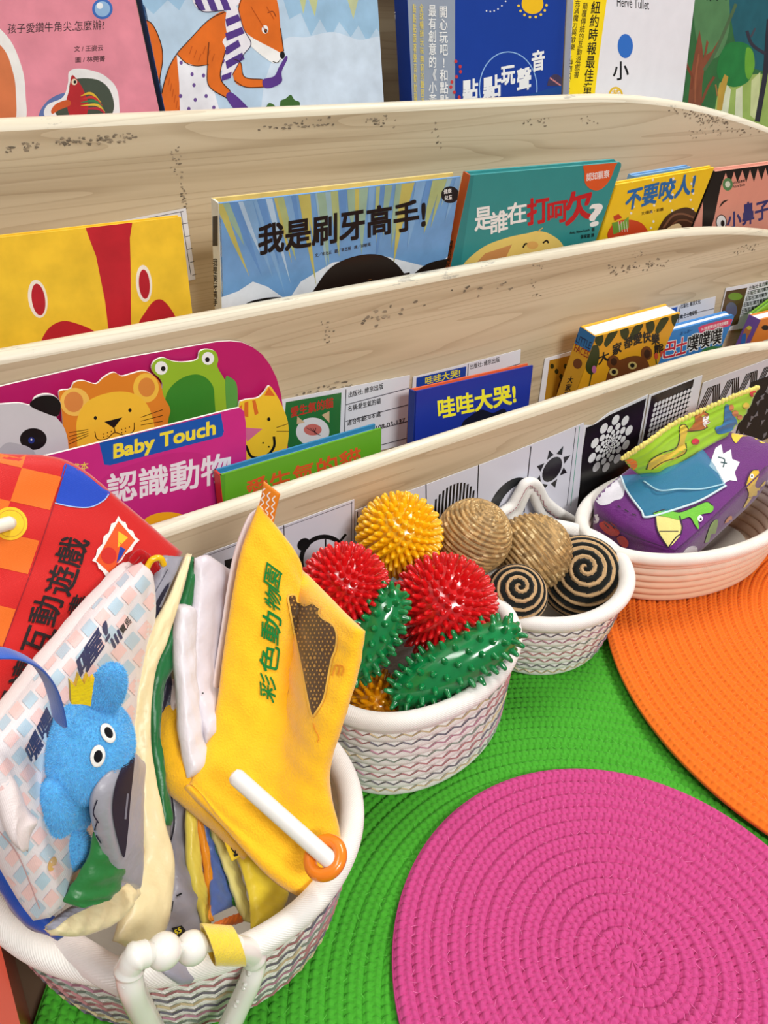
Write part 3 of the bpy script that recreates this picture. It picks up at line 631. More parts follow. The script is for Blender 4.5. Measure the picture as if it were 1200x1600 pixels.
book('picture_book', 'pale blue picture book with a fox in a striped scarf', GT, (203, -92), (583, -112), YT, -1, 0.265, 0.013, (188, 212, 234), (30, 84, 140), WH, [
    ('poly', [(180, -130), (600, -130), (600, 60), (588, 44), (574, 66), (560, 40), (548, 58), (530, 34), (516, 60), (500, 30), (486, 56), (470, 20), (452, 30), (440, -10), (300, -20), (280, 16), (262, 0), (240, 22), (220, 4), (200, 20)], (158, 196, 226)), ('poly', [(466, -10), (474, 22), (480, -8), (492, 26), (498, -10)], (196, 204, 150)), ('poly', [(540, -10), (552, 30), (562, -10)], (196, 204, 160)), ('blob', [(440, 66), (480, 58), (520, 50), (560, 62), (610, 70), (610, 220), (430, 220), (410, 150)], (210, 224, 240)),
    ('blob', [(216, 30), (236, 36), (250, 64), (254, 92), (249, 130), (249, 184), (234, 184), (228, 120), (218, 60)], fur),
    ('blob', [(352, 18), (325, 32), (292, 66), (276, 84), (262, 110), (252, 150), (252, 200), (290, 200), (282, 130), (300, 108), (334, 104), (352, 84), (358, 50)], fur),
    ('poly', [(276, 84), (290, 98), (306, 103), (326, 101), (332, 132), (345, 180), (345, 210), (282, 210), (280, 130)], (238, 238, 244)),
    ('blob', [(350, 60), (362, 62), (356, 100), (346, 110), (344, 84)], (240, 238, 242))]
    + [('ell', (x, y, 2.6, 3.2), (110, 80, 150)) for x, y in [(283, 98), (300, 116), (303, 133), (305, 156), (282, 150), (322, 150), (334, 168), (318, 118), (295, 170), (353, 82), (350, 96)]] + [
    ('blob', [(326, 66), (340, 60), (352, 78), (344, 120), (360, 143), (354, 153), (326, 134), (324, 100)], fur),
    ('blob', [(364, 92), (376, 98), (382, 120), (410, 124), (414, 136), (384, 136), (366, 126)], fur),
    ('blob', [(372, 14), (382, -20), (420, -24), (434, 6), (438, 44), (443, 80), (437, 92), (414, 78), (392, 62), (374, 44)], fur),
    ('blob', [(378, 46), (396, 60), (440, 84), (440, 94), (426, 98), (396, 76), (384, 60)], (244, 242, 240)),
    ('ell', (414, 46, 5, 6.5), (246, 246, 246)), ('ell', (415, 48, 2.4, 3.4), BK), ('ell', (441, 86, 4, 6), BK), ('line', [(426, 96), (433, 98), (438, 93)], BK, 1.2), ('line', [(418, 20), (426, 18), (431, 26)], (120, 50, 20), 1.4),
    ('blob', [(304, -20), (366, -24), (374, 4), (350, 16), (318, 18), (302, 4)], (236, 232, 240)), ('blob', [(358, 6), (372, 14), (380, 44), (392, 68), (380, 86), (362, 118), (346, 126), (348, 106), (356, 70), (352, 34)], (236, 232, 240))]
    + [('poly', [(a, b), (a + 11, b), (a + 19, b + 20), (a + 8, b + 20)], (84, 54, 134)) for a, b in [(302, -4), (322, -3), (342, -4)]]
    + [('poly', [(352, 30 + k * 22), (372 + k % 2 * 6, 22 + k * 20), (376 + k % 2 * 6, 32 + k * 20), (354, 42 + k * 22)], (84, 54, 134)) for k in range(4)]
    + [('poly', [(346, 118), (362, 112), (360, 122), (346, 127)], (84, 54, 134)),
    ('blob', [(411, 124), (428, 119), (436, 104), (446, 88), (449, 92), (440, 112), (440, 128), (424, 137), (412, 136)], (92, 56, 140)), ('blob', [(353, 150), (361, 144), (380, 160), (390, 174), (378, 182), (362, 166)], (92, 56, 140)),
    ('blob', [(405, 178), (404, 170), (414, 168), (420, 161), (428, 164), (432, 172), (432, 182), (410, 186)], (70, 110, 50)), ('blob', [(439, 172), (438, 158), (446, 154), (454, 148), (460, 156), (468, 160), (466, 172), (452, 176)], (62, 104, 46)),
    ('line', [(216, 30), (236, 36), (250, 64), (254, 92), (249, 130), (249, 184)], (60, 30, 14), 1.3), ('line', [(352, 18), (325, 32), (292, 66)], (60, 30, 14), 1.3), ('line', [(276, 84), (290, 98), (306, 103), (326, 101)], (60, 30, 14), 1.2), ('line', [(364, 92), (376, 98), (382, 120), (410, 124)], (60, 30, 14), 1.2), ('line', [(366, 126), (384, 136), (412, 136)], (60, 30, 14), 1.2), ('line', [(372, 14), (382, -20)], (60, 30, 14), 1.2), ('line', [(304, 4), (318, 18), (350, 16)], (50, 34, 70), 1.2), ('line', [(372, 14), (380, 44), (392, 68), (380, 86), (362, 118)], (50, 34, 70), 1.2)] + [('line', [(300 + k * 7, 72 + (k % 3) * 6), (296 + k * 7, 84 + (k % 3) * 6)], (190, 84, 20), 1) for k in range(6)] + [('line', [(262 + k * 3, 112 + k * 9), (260 + k * 3, 124 + k * 9)], (190, 84, 20), 1) for k in range(7)] + [('line', [(392 + k * 6, 10 + (k % 4) * 10), (398 + k * 6, 20 + (k % 4) * 10)], (190, 84, 20), 1) for k in range(6)] + [
    ('line', [(292, 66), (276, 84), (262, 110), (252, 150), (252, 184)], (60, 30, 14), 1.4), ('line', [(352, 78), (344, 120), (360, 143)], (60, 30, 14), 1.2), ('line', [(326, 66), (324, 100), (326, 134), (354, 153)], (60, 30, 14), 1.2), ('line', [(438, 44), (443, 80)], (60, 30, 14), 1.2)],
    spine_items=[vtext('狐狸與蘿蔔', (210, 18), (228, 150), 8, (120, 160, 200), 0.01)], mat='paint')
navy = (22, 62, 156)
book('picture_book', 'deep blue picture book with a grey paper band and white title', GT, (631, -125), (892, -140), YT - 0.004, -1, 0.27, 0.0225, navy, navy, WH, [
    ('poly', [(560, -160), (711, -160), (711, 250), (560, 250)], (150, 160, 176)), ('ell', (832, 6, 17, 16), (246, 196, 30))]
    + [('ell', (832 + 22 * math.cos(a), 6 + 21 * math.sin(a), 2, 2), (250, 210, 60)) for a in np.linspace(0.1, 3.0, 8)] + [('ell', (790 - k * 6, 2 + k * 8 - k * k, 1.2, 1.2), WH) for k in range(6)] + [
    ('ring', (794, 138, 45, 57), (150, 190, 236), 1.6), ('poly', [(760, 166), (882, 132), (890, 200), (760, 200)], (22, 76, 150)), ('ell', (868, 134, 13, 18, 0, 30, 180, 360), (70, 60, 90))]
    + [('ell', (860 + (k * 7) % 17, 122 + (k * 5) % 12, 1.2, 1.3), (220, 140, 140)) for k in range(12)] + [('ell', (712 + 8 * math.sin(k), 96 + k * 8, 2.3, 2.8), (206, 60, 60)) for k in range(9)] + [
    htext('點', (723, 158), (746, 155), 32, WH, 0.03), htext('點', (755, 155), (782, 149), 33, WH, 0.03), htext('玩', (783, 133), (804, 130), 28, WH, 0.03), htext('聲', (808, 143), (829, 138), 34, WH, 0.03), htext('音', (831, 112), (850, 108), 31, WH, 0.03),
    vtext('開心玩吧!和點點玩', (692, 10), (694, 186), 13, WH, 0.01), vtext('最有創意的《小黃點', (675, 8), (676, 186), 12, WH, 0.01), vtext('全球暢銷玩味無窮的聲音遊戲', (658, 6), (660, 178), 6, (226, 206, 110)), vtext('點點點跟著聲音動動腦', (647, 6), (649, 160), 5, (226, 206, 110))],
    spine_items=[vtext('點點玩聲音', (614, 15), (615, 97), 9, WH, 0.02)])
yb = (250, 220, 20)
book('picture_book', 'white picture book with a yellow paper band and a blue dot', GT, (903, -140), (1104, -150), YT - 0.010, -2, 0.28, 0.010, (232, 232, 238), WH, WH, [
    ('poly', [(860, -150), (962, -150), (948, 0), (936, 90), (928, 160), (915, 260), (820, 260)], yb),
    vtext('紐約時報最佳童書', (932, 2), (915, 170), 14, BK, 0.015, 0.0), vtext('顛覆傳統的互動遊戲書', (915, 4), (900, 122), 8, (60, 50, 20)), vtext('充滿魔力與歡樂,每個孩子都想', (903, 0), (884, 158), 8, (60, 50, 20)),
    htext('Hervé Tullet', (964, 10), (1014, 15), 15, BK, 0.0), ('ell', (977, 72, 12, 19), (50, 112, 200)), htext('小', (958, 126), (982, 123), 28, BK, 0.015), ('ring', (962, 150, 10, 13), (230, 190, 40), 3), htext('黃', (955, 157), (969, 155), 16, (230, 190, 40)),
    htext('點', (952, 190), (972, 187), 22, BK, 0.01)], board=0.0012)
g1 = (52, 104, 58)
book('picture_book', 'green forest picture book with painted trees at the right end of the top tier', GT, (1104, -150), (1370, -162), YT - 0.004, -2, 0.28, 0.012, g1, (40, 90, 50), WH, [
    ('blob', [(1140, -60), (1240, -80), (1320, -20), (1300, 100), (1200, 112), (1160, 90), (1144, 40)], (34, 92, 104)), ('blob', [(1086, -30), (1130, -40), (1140, 40), (1120, 90), (1090, 70)], (84, 130, 84)),
    ('poly', [(1112, 200), (1124, 130), (1140, 120), (1180, 116), (1300, 110), (1300, 260), (1110, 260)], (150, 176, 92)), ('poly', [(1128, 165), (1136, 132), (1142, 140), (1136, 190), (1124, 190)], (214, 218, 190)), ('poly', [(1148, 180), (1150, 140), (1160, 134), (1160, 186)], (206, 212, 180)), ('poly', [(1172, 180), (1174, 126), (1188, 112), (1184, 190)], (196, 206, 150)),
    ('blob', [(1120, 110), (1126, 84), (1138, 68), (1160, 66), (1176, 78), (1178, 106), (1168, 128), (1146, 136), (1126, 126)], (38, 122, 60)), ('blob', [(1166, 76), (1176, 80), (1179, 104), (1170, 124), (1164, 110)], (104, 166, 54)),
    ('poly', [(1074, 170), (1080, 112), (1088, 70), (1093, 47), (1097, 70), (1099, 92), (1104, 62), (1107, 66), (1103, 86), (1112, 80), (1126, 58), (1128, 62), (1113, 90), (1101, 104), (1097, 132), (1096, 172)], (130, 74, 50)), ('line', [(1068, 82), (1074, 104), (1082, 122), (1080, 140)], (120, 64, 42), 4), ('line', [(1096, 160), (1106, 136), (1116, 120)], (124, 72, 48), 4), ('line', [(1086, 160), (1087, 120), (1092, 84)], (156, 92, 62), 2.5), ('line', [(1100, 110), (1118, 80), (1140, 30), (1150, 6)], (78, 104, 70), 5),
    ('poly', [(1120, 172), (1122, 140), (1132, 116), (1138, 120), (1132, 146), (1128, 172)], (184, 150, 62)), ('line', [(1121, 150), (1118, 132)], (150, 110, 60), 2.5), ('line', [(1183, 190), (1190, 150), (1196, 112), (1199, 70), (1202, 30)], (44, 44, 54), 8), ('line', [(1196, 84), (1180, 74), (1172, 64), (1167, 48)], (52, 50, 62), 5), ('line', [(1173, 58), (1180, 44)], (70, 70, 80), 3),
    htext('森林的樹', (1104, 2), (1200, -4), 28, (30, 50, 40), 0.01)], mat='paint')

# ---- middle tier
ch = (246, 200, 52)
book('picture_book', 'big yellow picture book with a red stripe and red eyes at the left', GM, (-110, 384), (283, 339), 0.640, 0, 0.185, 0.009, ch, ch, (250, 214, 90), [
    ('poly', [(133, 354), (207, 346), (203, 372), (204, 410), (205, 520), (208, 620), (180, 620), (170, 520), (164, 470), (150, 400), (140, 374)], (196, 36, 48)),
    ('ell', (59, 467, 15, 30, -8), (246, 232, 216)), ('ell', (60, 468, 10.5, 25, -8), (184, 30, 44)), ('ell', (225, 443, 12.5, 29, -4), (246, 232, 216)), ('ell', (225.5, 444, 8.5, 23, -4), (184, 30, 44)),
    ('blob', [(66, 545), (72, 518), (92, 503), (115, 504), (152, 522), (160, 560), (100, 590)], (190, 34, 44)), ('blob', [(216, 515), (228, 486), (243, 469), (258, 472), (276, 500), (280, 540), (240, 560)], (190, 34, 44))], mat='paint')
GR = (112, 160, 210)
def rays():
    r = np.random.default_rng(11); out = []
    for i in range(36):
        x = 340 + (i * 10.6 + r.uniform(-4, 4)); y = 322 - (x - 340) * 0.111 - 3; w = r.uniform(8, 17); L = r.uniform(60, 150) * (1 - 0.45 * max(0, (x - 600) / 120)); k = (545 - x) * 0.0022
        P = [(x, y), (x + w, y - w * 0.11)] + [(x + w * (1 - t) + k * L * t * 0.9 + w * .5 * t, y + L * t) for t in (0.5, 1.0)] + [(x + w * 0.1 + k * L * 0.45, y + L * 0.5)]
        out.append(('poly', P, [(150, 180, 156), (172, 186, 128), (176, 204, 228), (128, 172, 214), (192, 184, 100), (150, 184, 196), (100, 148, 204)][r.integers(7)]))
    return out
book('picture_book', 'light blue striped picture book with bold black title and two dark-haired heads', GM, (342, 318), (720, 276), 0.600, 9, 0.225, 0.0135, GR, (222, 226, 214), (226, 200, 120), [
    ('poly', [(330, 470), (372, 455), (395, 440), (418, 448), (450, 470), (470, 440), (520, 410), (600, 400), (680, 420), (720, 380), (720, 520), (330, 560)], (232, 236, 242))]
    + rays() + [
    htext('我是刷牙高手!', (404, 398), (664, 356), 46, BK, 0.026), htext('文╱李允正   圖╱李芝殷   譯╱邱敏瑤', (492, 402), (579, 384), 6, (60, 60, 66)),
    ('blob', [(478, 480), (492, 450), (520, 415), (565, 398), (605, 402), (634, 432), (646, 480), (600, 520), (500, 520)], (34, 22, 16)), ('blob', [(545, 470), (560, 446), (580, 436), (600, 444), (640, 440), (640, 520), (540, 520)], (206, 140, 84)), ('poly', [(560, 440), (640, 425), (640, 445), (600, 438), (560, 450)], (34, 22, 16)),
    ('blob', [(640, 440), (664, 414), (700, 404), (730, 404), (730, 460), (650, 480)], (30, 20, 14)), ('blob', [(664, 436), (690, 420), (730, 412), (730, 470), (660, 470)], (206, 140, 84)), ('blob', [(380, 480), (410, 466), (450, 466), (470, 486), (400, 520)], (24, 18, 16)),
    ('ell', (703, 304, 14, 13), (26, 28, 32)), htext('健康', (693, 303), (705, 301), 7, WH), htext('兒童', (694, 313), (706, 311), 7, WH)],
    spine_items=[('poly', [(333, 338), (341, 337), (341, 384), (333, 384)], (30, 30, 34)), vtext('我是刷牙高手', (337, 404), (337, 478), 7, BK, 0.02)], mat='paint', back=(222, 198, 124))
teal = (52, 146, 146)
book('picture_book', 'teal hardback picture book with an orange spine and a yawning yellow face', GM, (735, 274), (973, 253), 0.594, 12, 0.215, 0.0105, teal, (196, 92, 44), (230, 240, 240), [
    ('poly', [(727, 260), (743, 260), (716, 440), (690, 440)], (44, 132, 134)),
    ('blob', [(720, 420), (752, 388), (790, 372), (826, 364), (840, 361), (860, 366), (880, 384), (884, 420), (800, 470), (730, 450)], (244, 212, 116)), ('poly', [(732, 424), (758, 396), (800, 382), (786, 412)], (214, 150, 90)), ('line', [(840, 362), (848, 356)], (226, 180, 90), 1.5),
    ('line', [(817, 387), (821, 381), (827, 382)], BK, 2.6), ('line', [(848, 380), (854, 376), (857, 380)], BK, 2.6), ('blob', [(808, 404), (825, 396), (850, 393), (860, 402), (850, 430), (815, 430)], (190, 30, 40)), ('poly', [(820, 399), (852, 394), (850, 402), (822, 406)], WH), ('blob', [(820, 420), (834, 410), (848, 418), (840, 432)], (230, 120, 120)), ('ell', (832, 383, 9, 6), (236, 180, 100)),
    htext('是', (742, 361), (768, 357), 35, WH, 0.022), htext('誰', (766, 366), (793, 360), 33, WH, 0.022), htext('在', (793, 351), (822, 346), 32, WH, 0.022), htext('打', (824, 352), (857, 346), 40, (196, 30, 38), 0.028), htext('呵', (856, 350), (886, 345), 32, (196, 30, 38), 0.028), htext('欠', (884, 352), (925, 340), 48, (196, 30, 38), 0.03), htext('?', (922, 354), (940, 350), 33, WH, 0.02),
    ('blob', [(915, 256), (962, 250), (960, 262), (952, 282), (938, 296), (924, 296), (914, 286), (913, 270)], (222, 92, 40)), htext('認知觀察', (916, 283), (952, 277), 12, WH, 0.01), htext('Anita Bijsterbosch', (890, 367), (921, 362), 5, BK), htext('著', (924, 362), (929, 361), 6, BK), htext('張家葳 譯', (907, 373), (928, 370), 6, BK)],
    spine_items=[vtext('是誰在打呵欠', (706, 376), (700, 416), 6, BK, 0.02)], radius=0.006)
yy = (246, 204, 36)
book('picture_book', 'yellow picture book with a blue title and a curly-haired head', GM, (962, 289), (1116, 262), 0.602, 12, 0.20, 0.008, yy, yy, WH, [('ell', (960 + (k * 31) % 156, 275 + (k * 23) % 90, 1.7, 2), WH) for k in range(34)] + [
    ('text', '不要咬人!', (976, 329), (1083, 302), (981, 296), (44, 110, 176), 0.03), htext('文/劉禹・彩圖', (1002, 336), (1036, 329), 5, (80, 60, 20)),
    ('blob', [(950, 372), (956, 352), (970, 344), (990, 344), (1006, 352), (1012, 372), (980, 392)], (212, 74, 38)), ('poly', [(956, 348), (966, 346), (970, 362), (958, 366)], (110, 160, 60)), ('poly', [(966, 352), (982, 338), (982, 356), (968, 360)], (120, 170, 70)), ('poly', [(960, 345), (972, 340), (966, 334), (958, 338)], (200, 60, 30)),
    ('blob', [(1026, 372), (1036, 344), (1052, 330), (1074, 324), (1090, 336), (1094, 360), (1060, 380)], (70, 40, 26)), ('line', [(1036, 356), (1050, 338), (1066, 334), (1084, 340)], (130, 84, 60), 3), ('line', [(1040, 364), (1056, 346), (1072, 344), (1088, 352)], (120, 76, 52), 2.5), ('blob', [(1032, 372), (1046, 354), (1064, 352), (1064, 390)], (240, 210, 160))]
    + [('line', [(966 + k * 4, 346), (968 + k * 4, 362)], (240, 240, 220), 0.8) for k in range(4)])
book('picture_book', 'light blue book peeking out behind the yellow book with the blue title', GM, (990, 275), (1081, 260), 0.622, 10, 0.19, 0.008, (126, 176, 226), (126, 176, 226), WH, [], radius=0.003)
pk = (232, 158, 138)
book('picture_book', 'peach picture book with jagged black top border at the right of the middle tier', GM, (1117, 268), (1330, 241), 0.604, 11, 0.20, 0.011, pk, (30, 28, 28), WH, [
    ('poly', [(1100, 280), (1110, 250), (1340, 225), (1340, 262), (1204, 262), (1200, 275), (1196, 262), (1190, 282), (1184, 263), (1178, 284), (1172, 265), (1166, 285), (1160, 266), (1152, 285), (1147, 268), (1140, 290), (1134, 270), (1126, 292), (1116, 340), (1104, 380), (1096, 380)], (26, 24, 24)),
    ('ell', (1137, 288, 8, 10), (90, 140, 90)), ('ell', (1137, 288, 4, 5), (220, 230, 210)), htext('幼兒圖畫書', (1145, 288), (1164, 284), 4, BK), htext('Picture Books', (1145, 294), (1164, 290), 4, BK), ('line', [(1124, 324), (1130, 316), (1138, 312)], (40, 30, 30), 3, 1), ('ell', (1127, 347, 8, 11), WH), ('ring', (1127, 347, 8, 11), (40, 30, 30), 1.4), ('ell', (1129, 349, 3, 5), BK),
    htext('小', (1136, 358), (1158, 352), 24, (54, 54, 116), 0.025), htext('鼻', (1160, 352), (1178, 348), 34, (54, 54, 116), 0.025), htext('子', (1180, 346), (1202, 340), 28, (54, 54, 116), 0.025)])

# ---- lowest tier: a stepped board book with die-cut animal pages
mg = (190, 28, 104)
bb_y = 0.568
O = onY(-60, 648, bb_y); bbt = thing('board_book', 'magenta board book with stepped die-cut animal pages', 'book', onY(200, 800, 0.555), GB)
def bb_page(name, outline, y, col, items, label=None, smooth=True, edge=(240, 236, 230)):
    pl = Plane(onY(200, 700, y), EX, EZ); P = catmull(outline, len(outline) * 4, True) if smooth else np.array(outline, float)
    m = MB(); prism(m, pl, pl.uv(P), -0.0022, 0, col, edge); art(m, pl, items); o = m.build(name, bbt)
    if label: o['label'] = label
    return pl
bb_page('back_cover', [(-60, 618), (0, 604), (180, 562), (340, 534), (360, 533), (378, 535), (394, 542), (410, 554), (422, 570), (432, 590), (439, 615), (444, 650), (450, 700), (452, 800), (-60, 900)], 0.5795, mg, [], smooth=False)
gr1 = (150, 190, 46)
bb_page('frog_page', [(238, 580), (240, 566), (254, 559), (268, 564), (286, 566), (308, 562), (312, 550), (322, 546), (336, 549), (341, 562), (340, 574), (354, 600), (358, 630), (356, 700), (250, 740), (246, 640), (254, 600)], 0.5735, gr1, [
    ('ell', (252, 575, 10, 10.5), WH), ('ell', (255, 576, 3.6, 4), BK), ('ell', (325, 560, 9.5, 10), WH), ('ell', (324, 562, 3.6, 4), BK), ('blob', [(258, 640), (262, 612), (282, 592), (308, 585), (328, 596), (335, 620), (330, 690), (262, 700)], (58, 136, 42)), ('blob', [(352, 594), (360, 590), (370, 602), (371, 640), (366, 680), (356, 660)], (90, 160, 70))], 'green frog page')
bb_page('cat_page', [(372, 640), (380, 626), (402, 622), (412, 614), (421, 603), (430, 614), (440, 632), (450, 660), (450, 690), (440, 720), (400, 760), (360, 740)], 0.5700, (246, 200, 50), [
    ('poly', [(413, 618), (420, 605), (430, 619)], (222, 110, 40)), ('poly', [(382, 629), (388, 627), (388, 652), (381, 650)], (222, 110, 40)), ('poly', [(394, 626), (399, 625), (404, 646), (398, 649)], (222, 110, 40)), ('poly', [(374, 636), (378, 632), (378, 650)], (222, 110, 40)),
    ('ell', (420, 655, 2.6, 3), BK), ('poly', [(380, 668), (410, 670), (386, 690)], (216, 110, 150)), ('line', [(384, 696), (394, 714), (416, 712), (428, 698), (428, 682)], BK, 4), ('line', [(432, 668), (450, 662)], (60, 40, 20), 1), ('line', [(432, 674), (452, 674)], (60, 40, 20), 1), ('ell', (411, 692, 1.4, 1.4), BK), ('ell', (420, 698, 1.4, 1.4), BK)], 'yellow cat page')
bb_page('lion_page', [(92, 618), (96, 610), (110, 608), (116, 598), (130, 595), (150, 600), (162, 590), (178, 582), (190, 588), (206, 584), (222, 580), (236, 584), (250, 598), (256, 620), (266, 640), (262, 664), (256, 760), (100, 790), (98, 660)], 0.5660, (226, 134, 40), [
    ('ell', (117, 628, 23, 22), (246, 196, 90)), ('ell', (115, 628, 15, 16), (222, 140, 70)), ('ell', (228, 606, 20, 23), (246, 196, 70)), ('ell', (229, 605, 13, 15), (222, 140, 60)), ('blob', [(120, 680), (122, 650), (140, 625), (180, 612), (215, 618), (236, 645), (238, 690), (190, 740), (130, 730)], (248, 196, 56)),
    ('ell', (149, 653, 2.6, 3), BK), ('ell', (203, 641, 2.6, 3), BK), ('poly', [(163, 659), (191, 652), (178, 669)], BK), ('line', [(178, 668), (180, 676)], BK, 1.5), ('line', [(148, 674), (152, 686), (166, 686), (179, 676), (194, 680), (208, 674), (210, 660)], (60, 36, 10), 1.4)]
    + [('line', [(108, 676 + k * 6), (138, 671 + k * 3)], (60, 36, 10), 1) for k in range(4)] + [('line', [(220, 652 + k * 6), (254, 640 + k * 9)], (60, 36, 10), 1) for k in range(3)] + [('ell', (162 + (k % 3) * 6, 678 + (k // 3) * 5 - k % 3 * 2, 1, 1), (60, 36, 10)) for k in range(5)] + [('ell', (190 + (k % 3) * 6, 671 + (k // 3) * 5 - k % 3 * 2, 1, 1), (60, 36, 10)) for k in range(5)], 'orange lion page')
bb_page('panda_page', [(-60, 640), (0, 632), (30, 630), (48, 633), (54, 622), (68, 616), (84, 618), (95, 630), (92, 648), (88, 652), (100, 668), (107, 700), (106, 780), (-60, 820)], 0.5620, (208, 208, 212), [
    ('blob', [(47, 634), (54, 623), (70, 618), (86, 620), (95, 632), (90, 650), (72, 646)], BK), ('ell', (52, 686, 21, 17), BK), ('ell', (49, 688, 5, 5), (30, 50, 130)), ('ell', (49, 687, 1.5, 1.5), WH), ('blob', [(0, 700), (30, 694), (56, 710), (60, 760), (-40, 780)], (182, 182, 188))], 'grey and white panda page')
m2 = (206, 44, 134)
pl = bb_page('front_cover', [(-60, 742), (90, 708), (360, 640), (374, 637), (381, 642), (384, 660), (388, 900), (-60, 960)], 0.5480, m2, [
    ('poly', [(155, 692), (345, 646), (350, 674), (347, 682), (172, 727), (163, 726)], (18, 88, 178)), htext('Baby Touch', (178, 723), (336, 685), 28, (246, 226, 60), 0.03),
    ('blob', [(150, 760), (240, 715), (310, 708), (340, 740), (330, 840), (180, 860)], (198, 40, 128)), htext('動物觸摸書本', (58, 746), (138, 734), 13, (246, 216, 90), 0.01), htext('認識動物', (168, 788), (360, 752), 46, (240, 232, 240), 0.019),
    ('ell', (262, 826, 44, 26), (246, 176, 30)), ('ell', (330, 812, 14, 12), (246, 176, 30))], 'magenta front cover with a blue title box', False)
gn = (96, 164, 36)
book('picture_book', 'green hardback picture book with red lettering and a red spine', GB, (344, 743), (596, 669), 0.532, 0, 0.145, 0.0125, gn, (206, 52, 36), (222, 236, 236), [
    ('text', '愛生氣的貓', (388, 782), (566, 728), (384, 752), (212, 84, 40), 0.019), ('poly', [(340, 745), (352, 741), (352, 860), (340, 860)], (84, 150, 34))], back=(52, 132, 176), page_top=(60, 140, 180))
nb = (24, 48, 150)
book('picture_book', 'navy blue picture book with a yellow title and an orange back edge', GB, (649, 612), (833, 571), 0.549, -4, 0.15, 0.010, nb, (24, 50, 140), (220, 110, 80), [
    ('text', '哇哇大哭!', (686, 655), (806, 630), (684, 624), (246, 234, 50), 0.03), ('blob', [(722, 662), (735, 650), (752, 640), (770, 645), (790, 640), (790, 680), (720, 690)], (14, 18, 40))], back=(226, 100, 60))
by = (222, 162, 30)
def leafs(seed):
    r = np.random.default_rng(seed); out = []
    for k in range(7):
        x, y = 936 + k * 20, 530 - k * 5
        out.append(('blob', [(x - 2, y - 8), (x + 9, y - 8), (x + 3, y + 4), (x - 8, y + 17), (x - 12, y + 10)] if k % 2 else [(x - 6, y - 8), (x + 4, y - 9), (x + 7, y + 1), (x + 1, y + 11), (x - 6, y + 5)], (44, 56, 20)))
    return out
book('board_book', 'chunky golden board book with a brown bear, tilted toward the front panel', GB, (931, 526), (1063, 489), 0.530, 12, 0.11, 0.024, by, (216, 160, 36), (232, 232, 228), leafs(1) + [
    ('blob', [(915, 575), (922, 545), (934, 540), (936, 560), (926, 585)], (44, 56, 20)),
    ('blob', [(946, 610), (950, 582), (962, 566), (990, 556), (1010, 562), (1016, 584), (1012, 620), (960, 640)], (112, 62, 26)), ('ell', (958, 566, 10, 11), (112, 62, 26)), ('ell', (1010, 552, 9, 11), (112, 62, 26)), ('ell', (1011, 553, 5, 7), (60, 34, 20)), ('ell', (959, 565, 5, 6), (60, 34, 20)), ('ell', (959, 581, 7, 6), (200, 180, 110)), ('ell', (959, 581, 3.5, 3.5), BK), ('ell', (988, 571, 7, 6), (200, 180, 110)), ('ell', (988, 571, 3.5, 3.5), BK), ('ell', (975, 598, 14, 10), (150, 96, 50)),
    htext('大', (935, 570), (951, 563), 16, BK, 0.03), htext('家', (957, 556), (971, 550), 17, BK, 0.03), htext('都', (975, 546), (988, 541), 17, BK, 0.03), htext('愛', (990, 540), (1003, 535), 17, BK, 0.03), htext('快', (1004, 536), (1017, 533), 17, BK, 0.03), htext('樂', (1018, 539), (1030, 537), 17, BK, 0.03), htext('熊', (1022, 553), (1036, 550), 14, BK, 0.03),
    ('line', [(920, 604), (924, 586), (928, 578)], (40, 60, 30), 1.6), ('ell', (928, 577, 3.5, 6), (176, 100, 150)), ('line', [(1026, 570), (1024, 556)], (60, 90, 40), 1.6), ('ell', (1025, 556, 3, 5), (206, 80, 50)), ('ell', (1034, 553, 3, 5), (206, 80, 50))],
    spine_items=[('poly', [(902, 508), (935, 526), (926, 552), (894, 534)], (40, 110, 170)), ('text', 'LITTLE', (900, 534), (922, 546), (903, 523), (20, 40, 80), 0.01), ('text', 'FACES', (897, 548), (919, 560), (900, 537), (150, 40, 30), 0.01), ('ell', (903, 568, 7, 8), (112, 62, 26)), vtext('大家都', (893, 588), (884, 622), 9, BK, 0.02)], back=(236, 178, 40), board=0.003, inset=0.001)
bl = (54, 132, 204)
book('board_book', 'blue board book with white-outlined lettering and a pink tag line', GB, (1010, 528), (1149, 491), 0.541, 8, 0.15, 0.013, bl, bl, (236, 240, 244), [
    ('blob', [(1092, 516), (1096, 509), (1140, 498), (1142, 505), (1136, 510), (1098, 520)], (220, 70, 110)), htext('0~3歲寶寶互動音效遊戲書', (1096, 517), (1138, 506), 5, WH),
    ('text', '巴', (1036, 560), (1056, 556), (1038, 536), WH, 0.06), ('text', '巴', (1036, 560), (1056, 556), (1038, 536), (206, 40, 60), 0.02), ('text', '士', (1055, 556), (1072, 551), (1058, 530), WH, 0.06), ('text', '士', (1055, 556), (1072, 551), (1058, 530), (206, 40, 60), 0.02)]
    + [q for k in range(3) for q in (('text', '噗', (1073 + k * 18, 550 - k * 5), (1090 + k * 18, 546 - k * 5), (1076 + k * 18, 525 - k * 5), WH, 0.07), ('text', '噗', (1073 + k * 18, 550 - k * 5), (1090 + k * 18, 546 - k * 5), (1076 + k * 18, 525 - k * 5), BK, 0.02))]
    + [('blob', [(1095, 550), (1110, 541), (1124, 541), (1140, 536), (1150, 560), (1100, 570)], (60, 130, 70)), htext('ぶっぷー', (1062, 524), (1082, 518), 5, (20, 50, 110))], radius=0.007, inset=0.0015, board=0.003)
book('picture_book', 'lime green covered book standing behind the purple-spined book', GB, (1178, 492), (1262, 430), 0.558, 0, 0.10, 0.008, (120, 176, 30), (236, 236, 232), WH, [], y2=0.566)
